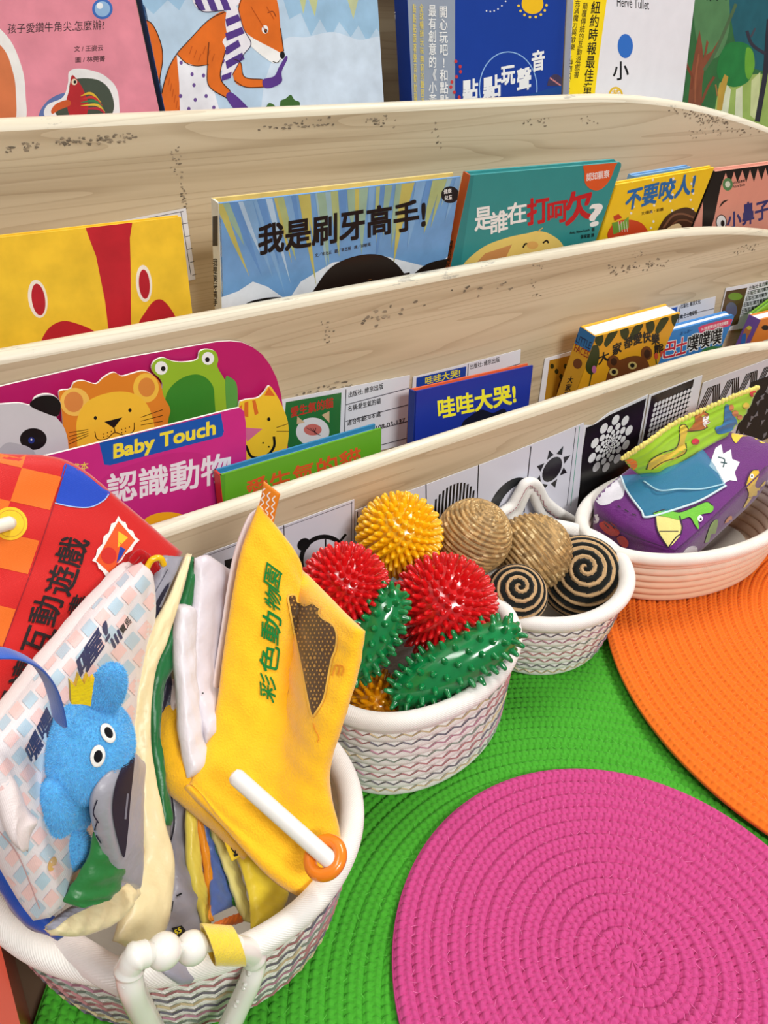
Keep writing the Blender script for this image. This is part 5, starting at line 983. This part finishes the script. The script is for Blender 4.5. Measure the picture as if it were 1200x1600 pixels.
for k in range(len(rows) - 1):
    for q in range(3):                                              # woven check of the border
        if (k + q) % 2:
            y0, y1 = rows[k], rows[k + 1]; P = [(sx(y0) - 62 * q, y0 - 14 * q), (sx(y1) - 62 * q, y1 - 14 * q), (sx(y1) - 62 * (q + 1), y1 - 14 * (q + 1)), (sx(y0) - 62 * (q + 1), y0 - 14 * (q + 1))]
            chk.append(('poly', P, OR_))
decal(m, m2, chk, 'cloth', lift=0.0002, dl=0.000001, cell=12); decal(m, m2, its, 'cloth', lift=0.0004, dl=0.00005, cell=8); m2.build('cover', rb)
m = MB(); tube(m, catmull([onY(x, y, yr(x, y) - 0.012) for x, y in [(-16, 826), (2, 821), (16, 817)]], 12), 0.0042, (238, 232, 214), 'plastic', 12); m.build('toggle', rb)['label'] = 'cream toggle stick'
m = MB()
for o in (0, 9, 18): tube(m, catmull([onY(x + o * 0.7, y + o * 0.5, 0.425) for x, y in [(206, 876), (218, 864), (228, 872), (236, 890), (226, 910)]], 24), 0.0026, (176, 16, 22), 'yarn', 8)
cd_ = m.build('cord', rb); m = MB(); tube(m, catmull([onY(x, y, 0.420) for x, y in [(226, 896), (236, 876), (250, 872), (256, 882)]], 20), 0.0022, (240, 190, 20), 'plastic', 8); m.build('clip', cd_)['label'] = 'yellow plastic clip'

# white book with a pale pink and blue check
cb = thing('cloth_book', 'white cloth book with a pale pink and blue check behind the blue plush toy', 'cloth book', (0.03, 0.34, 0.05))
m = MB(); A = sheet(m, [[(214, 880, .424), (160, 938, .385), (80, 1036, .335), (0, 1136, .288), (-40, 1190, .272)], [(222, 896, .421), (180, 980, .382), (120, 1090, .332), (30, 1210, .283), (-20, 1270, .262)], [(226, 920, .418), (196, 1020, .380), (160, 1160, .335), (70, 1300, .277), (20, 1350, .256)], [(214, 980, .412), (188, 1100, .376), (160, 1260, .325), (100, 1395, .268), (66, 1436, .250)]], 0.022, (226, 218, 220), 'cloth', 30, 60, 4, 0.0016, rim_t=0.008)
m2 = clone(m); its = []
n = 15
for i in range(-14, 34):
    for j in range(-16, 34):
        cx, cy = 100 + i * 17 - j * 4.0, 900 + j * 22 + i * -3.0 + i * 8
        if (i + j) % 2 == 0 and 0 < cx < 240 and 880 < cy < 1445: its.append(('poly', [(cx + 1, cy - 15), (cx + 13, cy - 2), (cx - 1, cy + 15), (cx - 13, cy + 2)], (180, 202, 216) if (i // 1) % 2 else (236, 198, 194)))
its += [('text', '喔!', (128, 1062), (172, 998), (120, 1030), (34, 40, 84), 0.03), ('text', '…', (178, 1010), (190, 994), (174, 1002), (34, 40, 84), 0.05), ('text', '寶馬', (192, 992), (206, 972), (186, 982), BK, 0.02), ('text', '嘿嘿', (52, 1196), (86, 1130), (40, 1170), (34, 40, 84), 0.03), ('line', [(0, 1300), (30, 1340), (62, 1420)], (200, 160, 160), 2), ('ell', (82, 1350, 6, 12, 20), (214, 170, 90))]
decal(m, m2, its, 'cloth', lift=0.0005, dl=0.000002, cell=8); m2.build('cover', cb)
m = MB(); sheet(m, [[(206, 878, .432), (150, 934, .392), (70, 1030, .342), (-6, 1126, .294)], [(200, 884, .436), (146, 944, .397), (64, 1042, .347), (-10, 1140, .298)]], 0.010, (222, 206, 204), 'cloth', 6, 40, 4, 0.0008); m.build('pages', cb)
m = MB(); sheet(m, [[(-10, 1150, .284), (-12, 1230, .268), (10, 1300, .256), (44, 1330, .250)], [(6, 1180, .276), (30, 1230, .265), (40, 1262, .258), (46, 1290, .252)]], 0.014, (228, 214, 212), 'cloth', 10, 30, 3, 0.0004); m.build('flap', cb)
m = MB(); sheet(m, [[(-30, 1340, .300), (0, 1390, .288), (40, 1440, .276), (90, 1470, .264)], [(-10, 1320, .300), (30, 1380, .290), (70, 1430, .278), (120, 1450, .264)]], 0.012, (24, 74, 170), 'cloth', 8, 26, 3, 0.001); m.build('back_cover', cb)['label'] = 'blue back cover'

# blue plush
BLU = (92, 180, 232)
pt_ = thing('plush_toy', 'fluffy blue plush with a yellow felt crown and round white eyes', 'plush toy', onY(130, 1260, 0.318))
yp = 0.284
hc = onY(138, 1172, yp); m = MB()
up = nrm(onY(150, 1090, yp) - onY(118, 1260, yp)); toC = nrm(EYE - hc); rgt = nrm(np.cross(up, toC)); R = np.stack([rgt, nrm(np.cross(toC, rgt)), toC], 1)
def fuzzy(mb, c, r, col, R=None, n=0):
    r = np.ones(3) * r; ball(mb, c, r, col, 'plush', 44, 30, R)
    if n: b = MB(); ball(b, c, r, col, 'plush', 44, 30, R); P_, N_ = sample(b, n, 2); fur(mb, P_, N_, 0.0016, 0.00018, np.array(col) * 1.06, 0.08, 0.4, A_(0, 0, -0.4))
def pxm(p): return ((p - EYE) @ A_(AX[2], AY[2], AZ[2])) / FPX            # metres per photo pixel at a point
K_ = pxm(hc); HR = (68 * K_, 80 * K_, 64 * K_)
fuzzy(m, hc, HR, BLU, R, 26000); fuzzy(m, onY(112, 1256, yp), (40 * K_, 46 * K_, 38 * K_), BLU, R, 7000)
m.build('body', pt_)
m = MB(); ea = nrm(onY(180, 1030, yp) - onY(156, 1110, yp)); fuzzy(m, onY(168, 1078, yp + 0.004), (26 * K_, 17 * K_, 48 * K_), BLU, frame_from(ea, toC), 8000); m.build('ear', pt_)
m = MB(); aa = nrm(onY(76, 1210, yp - .01) - onY(96, 1310, yp - .014)); fuzzy(m, onY(88, 1262, yp - 0.014), (27 * K_, 26 * K_, 54 * K_), BLU, frame_from(aa, toC), 8000); m.build('arm', pt_)
m = MB(); aa = nrm(onY(112, 1290, yp - .01) - onY(112, 1358, yp - .012)); fuzzy(m, onY(113, 1326, yp - 0.012), (27 * K_, 25 * K_, 38 * K_), BLU, frame_from(aa, toC), 6000); m.build('leg', pt_)
for ex, ey in ((167, 1147), (152, 1181)):
    d = nrm(ray(ex, ey)); t0 = (hc - EYE) @ d; bq = MB(); fuzzy(bq, hc, HR, BLU, R); hit = np.array(bq.bvh().ray_cast(Vector(EYE), Vector(d))[0]); nq = nrm(hit - hc); Q = frame_from(nq, up)
    m = MB(); ball(m, hit + nq * 0.0012, (11 * K_, 16.5 * K_, 3 * K_), (236, 232, 226), 'yarn', 24, 10, Q); e_ = m.build('eye', pt_); e_['label'] = 'white embroidered eye'; m = MB(); ball(m, hit + nq * (0.0012 + 2 * K_), (6.5 * K_, 9.5 * K_, 2 * K_), (14, 14, 18), 'yarn', 20, 10, Q); m.build('pupil', e_)
m = MB(); pl = Plane(onY(126, 1082, yp - 0.012), onY(144, 1082, yp - 0.012) - onY(108, 1082, yp - 0.012), onY(124, 1050, yp - 0.012) - onY(126, 1100, yp - 0.012))
prism(m, pl, pl.uv([(110, 1097), (108, 1062), (117, 1070), (122, 1052), (130, 1066), (136, 1052), (140, 1062), (146, 1056), (144, 1070), (140, 1100), (126, 1097)]), -0.0016, 0.0016, (244, 214, 20), (226, 190, 20), 'yarn'); m.build('crown', pt_)['label'] = 'yellow felt crown'
m = MB(); tube(m, catmull([onY(x, y, yy_) for x, y, yy_ in [(-14, 1020, .262), (20, 1022, .264), (54, 1038, .268), (76, 1066, .272), (88, 1100, .276), (93, 1126, .279)]], 40), 0.0052, (38, 90, 190), 'cloth', 12, flat=0.18); m.build('strap', pt_)['label'] = 'royal blue strap loop'

# grey, cream and green folded cloth book
gb = thing('cloth_book', 'folded grey cloth book with cream and green page edges', 'cloth book', (0.09, 0.34, 0.04))
CRM, GRN2, GREY, NVY = (234, 218, 172), (20, 106, 54), (146, 144, 156), (36, 34, 54)
def page(name, polys, thick, col, parent, nu=8, nv=50, puff=3, wr=0.0012, dec=None, mat='satin', label=None):
    m = MB(); sheet(m, polys, thick, col, mat, nu, nv, puff, wr); m2 = clone(m)
    if dec: decal(m, m2, dec, 'paper', lift=0.0011, dl=0.00012, cell=7)
    o = m2.build(name, parent)
    if label: o['label'] = label
    return o
page('page', [[(254, 868, .432), (228, 930, .412), (203, 1000, .394), (192, 1080, .376), (190, 1150, .358), (198, 1215, .340), (206, 1270, .325)], [(286, 870, .434), (256, 935, .414), (226, 1005, .396), (210, 1080, .378), (206, 1150, .360), (210, 1215, .342), (216, 1270, .327)]], 0.010, GREY, gb, dec=[('blob', [(262, 912), (268, 920), (246, 970), (222, 1014), (216, 1008), (240, 950)], NVY), ('line', [(262, 890), (226, 960), (206, 1040)], (90, 90, 104), 1.4)], label='grey page')
page('page', [[(290, 866, .430), (264, 930, .410), (232, 990, .392), (208, 1060, .376), (200, 1140, .358), (208, 1220, .338), (216, 1290, .318), (214, 1350, .300), (194, 1410, .276), (176, 1470, .258)], [(300, 866, .4285), (284, 930, .408), (260, 1000, .390), (241, 1060, .374), (235, 1140, .356), (244, 1220, .336), (259, 1290, .316), (272, 1350, .298), (266, 1426, .272), (240, 1494, .255)]], 0.011, CRM, gb, 10, 70, dec=[('blob', [(214, 1244), (226, 1240), (220, 1300), (226, 1330), (218, 1350), (210, 1300)], (206, 176, 140)), ('ring', (212, 1258, 5, 14), (40, 36, 40), 1.5), ('ring', (216, 1304, 4, 14), (40, 36, 40), 1.5)], label='cream page')
page('page', [[(300, 870, .432), (284, 932, .412), (260, 1002, .394), (241, 1062, .378), (236, 1140, .360), (245, 1220, .340), (258, 1290, .320)], [(308, 872, .434), (300, 932, .414), (280, 1010, .396), (254, 1076, .381), (246, 1140, .363), (255, 1220, .343), (268, 1290, .323)]], 0.007, GRN2, gb, label='green page')
page('page', [[(205, 1170, .278), (172, 1204, .264), (148, 1240, .258), (150, 1290, .255), (166, 1344, .256), (184, 1376, .258)], [(211, 1178, .282), (190, 1230, .270), (180, 1270, .264), (184, 1310, .261), (196, 1350, .261), (204, 1382, .262)], [(218, 1190, .290), (218, 1230, .280), (220, 1270, .273), (220, 1310, .268), (218, 1345, .266), (212, 1390, .264)]], 0.010, (158, 156, 166), gb, 12, 50, 6, 0.0001, dec=[('blob', [(207, 1172), (210, 1190), (204, 1250), (200, 1300), (194, 1340), (184, 1312), (176, 1270), (180, 1230), (192, 1196)], NVY), ('line', [(200, 1240), (196, 1280)], (130, 130, 146), 3), ('line', [(152, 1250), (146, 1270), (154, 1286)], NVY, 2), ('line', [(152, 1284), (148, 1300), (158, 1318)], NVY, 2)], label='grey page with a dark shape')
page('page', [[(146, 1300, .262), (138, 1340, .258), (112, 1384, .254), (98, 1408, .252)], [(170, 1310, .262), (170, 1350, .258), (150, 1392, .254), (120, 1416, .251)], [(180, 1350, .260), (190, 1368, .258), (176, 1398, .254), (140, 1414, .251)]], 0.010, (40, 120, 56), gb, 10, 24, label='green page')
page('page', [[(72, 1446, .250), (104, 1420, .258), (150, 1398, .266), (200, 1366, .280)], [(74, 1452, .2485), (120, 1436, .254), (170, 1416, .262), (212, 1380, .277)], [(80, 1462, .247), (130, 1462, .250), (184, 1440, .258), (216, 1400, .272)]], 0.010, CRM, gb, 10, 40, dec=[('blob', [(70, 1448), (100, 1420), (150, 1396), (204, 1362), (206, 1374), (150, 1412), (110, 1432), (84, 1452)], GREY), ('poly', [(136, 1376), (150, 1372), (180, 1384), (176, 1392), (160, 1392)], (170, 168, 178))], label='cream flap')
page('page', [[(266, 1222, .352), (268, 1300, .330), (264, 1380, .302), (250, 1450, .277), (226, 1496, .259)], [(284, 1236, .352), (290, 1310, .330), (296, 1380, .302), (300, 1440, .280), (296, 1500, .258)], [(292, 1244, .352), (300, 1320, .330), (314, 1390, .300), (320, 1450, .276), (326, 1490, .260)]], 0.008, (150, 148, 160), gb, 12, 50, dec=[('line', [(268, 1240), (272, 1290), (258, 1340), (250, 1372)], (30, 30, 40), 2.4), ('line', [(270, 1408), (268, 1424)], BK, 2.5), ('line', [(276, 1400), (284, 1396)], BK, 2.5), ('poly', [(268, 1450), (284, 1446), (292, 1456), (276, 1466)], (30, 30, 30)), ('text', '55', (274, 1462), (284, 1456), (272, 1454), (226, 206, 40), 0.02)], label='grey page')
page('page', [[(232, 1496, .247), (258, 1522, .238), (284, 1538, .233)], [(336, 1482, .250), (320, 1512, .241), (298, 1537, .233)]], 0.006, (150, 146, 160), gb, 10, 16, 3, 0.0002, label='grey corner')
page('page', [[(246, 1090, .388), (250, 1150, .372), (262, 1220, .352)], [(262, 1010, .400), (270, 1090, .385), (276, 1230, .354)]], 0.008, NVY, gb, 8, 30, label='dark inner page')

# yellow plush book with white pages
ypb = thing('plush_book', 'yellow plush cloth book with white pages and a green embroidered title', 'cloth book', (0.14, 0.34, 0.05))
YP = (255, 192, 32)
m = MB(); sheet(m, [[(403, 790, .424), (374, 872, .408), (353, 1000, .384), (336, 1120, .356), (300, 1216, .334), (288, 1232, .330)], [(447, 846, .404), (428, 920, .388), (402, 1040, .362), (388, 1160, .332), (360, 1262, .306), (352, 1296, .298)], [(478, 900, .389), (472, 970, .374), (458, 1070, .349), (446, 1180, .310), (426, 1294, .282), (422, 1372, .262)], [(522, 945, .342), (510, 1020, .326), (494, 1110, .306), (484, 1200, .288), (474, 1304, .268), (480, 1402, .248)], [(566, 986, .305), (556, 1046, .296), (532, 1130, .284), (512, 1210, .276), (528, 1290, .262), (530, 1372, .250)]], 0.016, YP, 'plush', 44, 70, 5, 0.0014, rim_t=0.006)
m2 = clone(m); GT_ = (20, 120, 50); BRN = (84, 56, 24)
hed = [(450, 936), (452, 930), (462, 930), (466, 942), (476, 946), (488, 942), (496, 948), (500, 950), (498, 958), (504, 966), (520, 976), (526, 992), (524, 1014), (518, 1030), (514, 1050), (506, 1090), (494, 1112), (487, 1118), (480, 1090), (470, 1040), (460, 990)]
its = [('poly', hed, BRN), ('line', hed + [hed[0]], (240, 186, 70), 3)]
r_ = np.random.default_rng(5)
from mathutils.geometry import intersect_point_tri_2d
def inside(p, P):
    c = False
    for k in range(len(P)):
        (x0, y0), (x1, y1) = P[k - 1], P[k]
        if (y0 > p[1]) != (y1 > p[1]) and p[0] < (x1 - x0) * (p[1] - y0) / (y1 - y0) + x0: c = not c
    return c
dots = [('ell', (x + (j % 2) * 3.2 + r_.normal(0, 0.4), y + r_.normal(0, 0.4), *((2.2, 2.6) if r_.random() < 0.06 else (1.35, 1.8)), 0, 8), (186, 138, 60)) for j, y in enumerate(np.arange(932, 1118, 6.4)) for x in np.arange(450, 530, 6.4)]
dots = [d for d in dots if inside((d[1][0] - 3, d[1][1]), hed) and inside((d[1][0] + 3, d[1][1]), hed)]
its += [('line', [(519, 1056), (524, 1040), (530, 1042), (528, 1056)], (240, 150, 40), 1.6), ('line', [(527, 1054), (532, 1040), (537, 1044), (533, 1056)], (240, 150, 40), 1.6), ('line', [(489, 1130), (492, 1140), (498, 1152), (496, 1160)], (240, 150, 40), 1.6),
    ('text', '彩', (430, 1100), (432, 1062), (405, 1086), GT_, 0.012), ('text', '色', (433, 1054), (438, 1012), (404, 1046), GT_, 0.012), ('text', '動', (436, 1010), (441, 966), (407, 994), GT_, 0.012), ('text', '物', (437, 960), (440, 930), (413, 942), GT_, 0.012), ('text', '園', (436, 926), (441, 896), (412, 908), GT_, 0.012)]
decal(m, m2, its[:2], 'cloth', lift=0.0008, dl=0.0002, cell=8); decal(m, m2, dots, 'cloth', lift=0.0013, dl=0.000002, cell=20); decal(m, m2, its[2:], 'yarn', lift=0.0010, dl=0.0001, cell=9)
m2.build('front_cover', ypb)
m = MB(); sheet(m, [[(262, 1084, .388), (250, 1130, .372), (254, 1185, .352), (280, 1236, .332), (330, 1290, .312), (384, 1340, .288)], [(278, 1088, .392), (266, 1130, .377), (274, 1184, .358), (298, 1214, .342), (340, 1256, .322), (390, 1306, .300)]], 0.022, YP, 'plush', 12, 50, 2.5, 0.001, rim_t=0.008); m.build('back_cover', ypb)
m = MB(); sheet(m, [[(400, 796, .430), (372, 876, .414), (351, 1000, .390), (334, 1110, .364)], [(394, 802, .432), (366, 880, .416), (347, 1000, .392), (329, 1110, .366)]], 0.007, (232, 214, 212), 'satin', 6, 40); m.build('lining', ypb)['label'] = 'pale pink lining'
WHT = (212, 204, 212)
page('page', [[(304, 872, .428), (299, 950, .408), (294, 1040, .384), (304, 1110, .362), (322, 1164, .344)], [(326, 868, .430), (330, 950, .410), (322, 1050, .384), (326, 1110, .362), (334, 1150, .346)], [(358, 890, .430), (354, 960, .412), (346, 1050, .390), (342, 1100, .370), (344, 1140, .354)]], 0.012, WHT, ypb, 16, 50, 4, 0.0008, dec=[('line', [(354, 950), (350, 956), (354, 962)], (226, 110, 50), 2), ('ell', (317, 1083, 1.2, 1.2), BK), ('blob', [(342, 1030), (350, 1038), (349, 1056), (344, 1050)], (60, 140, 50))], label='white quilted page')
page('page', [[(274, 944, .408), (271, 1000, .392), (277, 1080, .370), (281, 1150, .350), (292, 1216, .332)], [(290, 944, .407), (288, 1010, .390), (290, 1080, .370), (298, 1150, .350), (308, 1212, .332)], [(302, 950, .409), (300, 1010, .392), (304, 1080, .372), (314, 1150, .352), (328, 1204, .335)]], 0.012, (216, 210, 216), ypb, 12, 50, 4, 0.0008, label='white quilted page')
page('page', [[(264, 1060, .392), (264, 1120, .376), (272, 1180, .356), (290, 1214, .342)], [(280, 1062, .390), (280, 1120, .374), (288, 1180, .354), (300, 1210, .341)]], 0.010, (240, 220, 214), ypb, 8, 30, 4, 0.001, label='pale pink page')
m = MB(); pl = [(403, 796), (412, 752), (438, 772), (426, 822)]; sheet(m, [[(402, 798, .424), (408, 776, .422), (412, 752, .420)], [(427, 822, .418), (431, 800, .416), (438, 772, .414)]], 0.0014, (238, 138, 24), 'cloth', 8, 12); m2 = clone(m)
decal(m, m2, [('line', [(408 + k * 8 + (j % 2) * 4 - j * -0.6 - 2, 802 + k * 6 - j * 5.6) for j in range(8)], WH, 2) for k in range(3)], 'cloth', cell=6); m2.build('tag', ypb)['label'] = 'orange tag with white waves'

# white stick with an orange ring
rs = thing('rattle_stick', 'white plastic stick with an orange ring lying across the yellow plush book', 'toy', onY(508, 1340, 0.232))
m = MB(); a, b = onY(369, 1214, 0.292), onY(522, 1350, 0.232); tube(m, [a + (b - a) * t for t in np.linspace(0, 1, 12)], 0.0052, (238, 234, 230), 'plastic', 20); m.build('stick', rs)
m = MB(); rc = onY(508, 1340, 0.238); q = frame_from(nrm(nrm(a - b) * 0.55 + nrm(EYE - rc) * 0.85)); th = np.linspace(0, 2 * np.pi, 48, endpoint=False)
tube(m, rc + (np.c_[np.cos(th), np.sin(th), 0 * th] * 0.0098) @ q.T, 0.0040, (240, 130, 26), 'plastic', 14, closed=True); m.build('ring', rs)['label'] = 'orange plastic ring'

# small bright cloth book
sb = thing('cloth_book', 'small cloth book with yellow, blue and green pages behind the heart teether', 'cloth book', (0.10, 0.30, 0.05))
for nm, P, tk, c, lb in [
    ('page', [[(292, 1262, .334), (292, 1340, .312), (304, 1400, .292), (318, 1446, .272)], [(304, 1266, .334), (312, 1340, .312), (322, 1400, .292), (330, 1442, .272)]], 0.007, (238, 218, 90), 'pale yellow page'),
    ('page', [[(303, 1268, .333), (317, 1340, .310), (324, 1400, .290), (328, 1440, .270)], [(310, 1270, .333), (326, 1340, .310), (330, 1400, .290), (332, 1436, .270)]], 0.006, (236, 150, 30), 'orange page'),
    ('page', [[(310, 1272, .334), (326, 1340, .312), (330, 1432, .273)], [(326, 1284, .334), (348, 1352, .310), (368, 1414, .284)]], 0.006, (90, 120, 196), 'blue page'),
    ('page', [[(320, 1282, .331), (346, 1362, .304), (362, 1408, .284)], [(332, 1290, .331), (362, 1372, .302), (374, 1420, .280)]], 0.005, (50, 130, 40), 'green page'),
    ('page', [[(326, 1286, .328), (350, 1350, .303), (380, 1436, .268)], [(344, 1296, .326), (374, 1366, .300), (392, 1442, .266)]], 0.006, (236, 226, 140), 'cream page'),
    ('page', [[(350, 1296, .318), (376, 1350, .292), (390, 1410, .268), (392, 1452, .254)], [(372, 1310, .310), (404, 1360, .286), (424, 1410, .266), (412, 1444, .254)], [(392, 1310, .304), (432, 1366, .282), (447, 1400, .270), (434, 1432, .258)]], 0.012, (242, 216, 60), 'yellow page'),
    ('page', [[(330, 1446, .266), (352, 1436, .270), (372, 1428, .272)], [(332, 1452, .263), (356, 1446, .265), (380, 1440, .266)]], 0.005, (232, 120, 40), 'orange page')]:
    page(nm, P, tk, c, sb, 10, 40, 3, 0.0008, label=lb)
page('tag', [[(346, 1296, .312), (352, 1320, .302), (362, 1346, .292)], [(360, 1292, .312), (366, 1314, .302), (376, 1338, .292)]], 0.0016, (244, 208, 30), sb, 8, 14, 4, 0, dec=[('text', "K's", (366, 1338), (356, 1312), (372, 1336), BK, 0.03)], mat='cloth', label='yellow printed tag')

# heart teether on a yellow strap
ht = thing('teether', 'white plastic heart teether with two beads hanging over the front rim', 'teether', onY(300, 1560, 0.222))
IV = (238, 234, 226); yh = 0.229
m = MB(); hp = [(228, 1490), (212, 1496), (202, 1516), (206, 1545), (222, 1580), (250, 1630), (296, 1690), (344, 1630), (374, 1570), (392, 1530), (398, 1502), (388, 1486), (366, 1480)]
P = catmull([onY(x, y, yh - 0.003 * (y > 1520)) for x, y in hp], 90); rad = np.full(90, 0.0066); rad[[6, 7, 14, 15]] *= 1.14; rad[[76, 77]] *= 1.14
tube(m, P, rad, IV, 'plastic', 16); tube(m, [onY(x, 1484 - (x - 230) * 0.06, yh) for x in (228, 270, 320, 368)], 0.0030, IV, 'plastic', 10)
for k in range(12):                                                 # raised zigzag on the ring
    i = 16 + k * 5; nz = nrm(EYE - P[i]); tube(m, [P[i] + nz * 0.0052 - A_(0.0034, 0, 0), P[i + 2] + nz * 0.0054 + A_(0.0034, 0, 0), P[i + 4] + nz * 0.0052 - A_(0.0034, 0, 0)], 0.0015, IV, 'plastic', 6)
m.build('heart_ring', ht)
for x, y, r in ((256, 1486, 0.0090), (300, 1481, 0.0086)): m = MB(); ball(m, onY(x, y, yh), r, IV, 'plastic', 32, 20); m.build('bead', ht)
m = MB(); th = np.linspace(0, 2 * np.pi, 40, endpoint=False); c0, c1 = onY(325, 1476, yh), onY(372, 1478, yh); V = []
for c in np.linspace(0, 1, 10)[:, None] * (c1 - c0) + c0: V.append(np.c_[np.full(40, c[0]), c[1] + 0.0098 * np.cos(th), c[2] + 0.0150 * np.sin(th)])
for c in (1, 0): pass
V = np.array(V); W = V.copy(); W[:, :, 1] = yh + (W[:, :, 1] - yh) * 0.86; W[:, :, 2] = (c0[2] + c1[2]) / 2 + (W[:, :, 2] - (c0[2] + c1[2]) / 2) * 0.9
def wrapf(n, k): return np.array([(i * k + j, (i + 1) * k + j, (i + 1) * k + (j + 1) % k, i * k + (j + 1) % k) for i in range(n - 1) for j in range(k)])
m.add(V.reshape(-1, 3), wrapf(10, 40), (246, 214, 56), 'plush'); m.add(W.reshape(-1, 3), wrapf(10, 40)[:, ::-1], (246, 214, 56), 'plush')
for e in (0, 9): R2 = np.vstack([V[e], W[e]]); m.add(R2, [(j, (j + 1) % 40, 40 + (j + 1) % 40, 40 + j) for j in range(40)], (240, 204, 50), 'plush')
m.build('strap', ht)['label'] = 'yellow fleece strap'

# coral painted box at the left edge
m = MB(); c0, c1 = onZ(0, 1475, 0.06), onZ(34, 1610, 0.06); U = nrm(A_(c1[0] - c0[0], c1[1] - c0[1], 0)); V_ = A_(U[1], -U[0], 0); V_ = V_ if V_[0] < 0 else -V_
box(m, A_(c0[0], c0[1], 0), U, V_, EZ, -0.16, 0.22, 0.0, 0.16, -0.010, 0.06, (206, 84, 62), 'plastic'); m.build('storage_box', None, 'plain coral red box at the lower left edge beside the biggest basket', 'box')
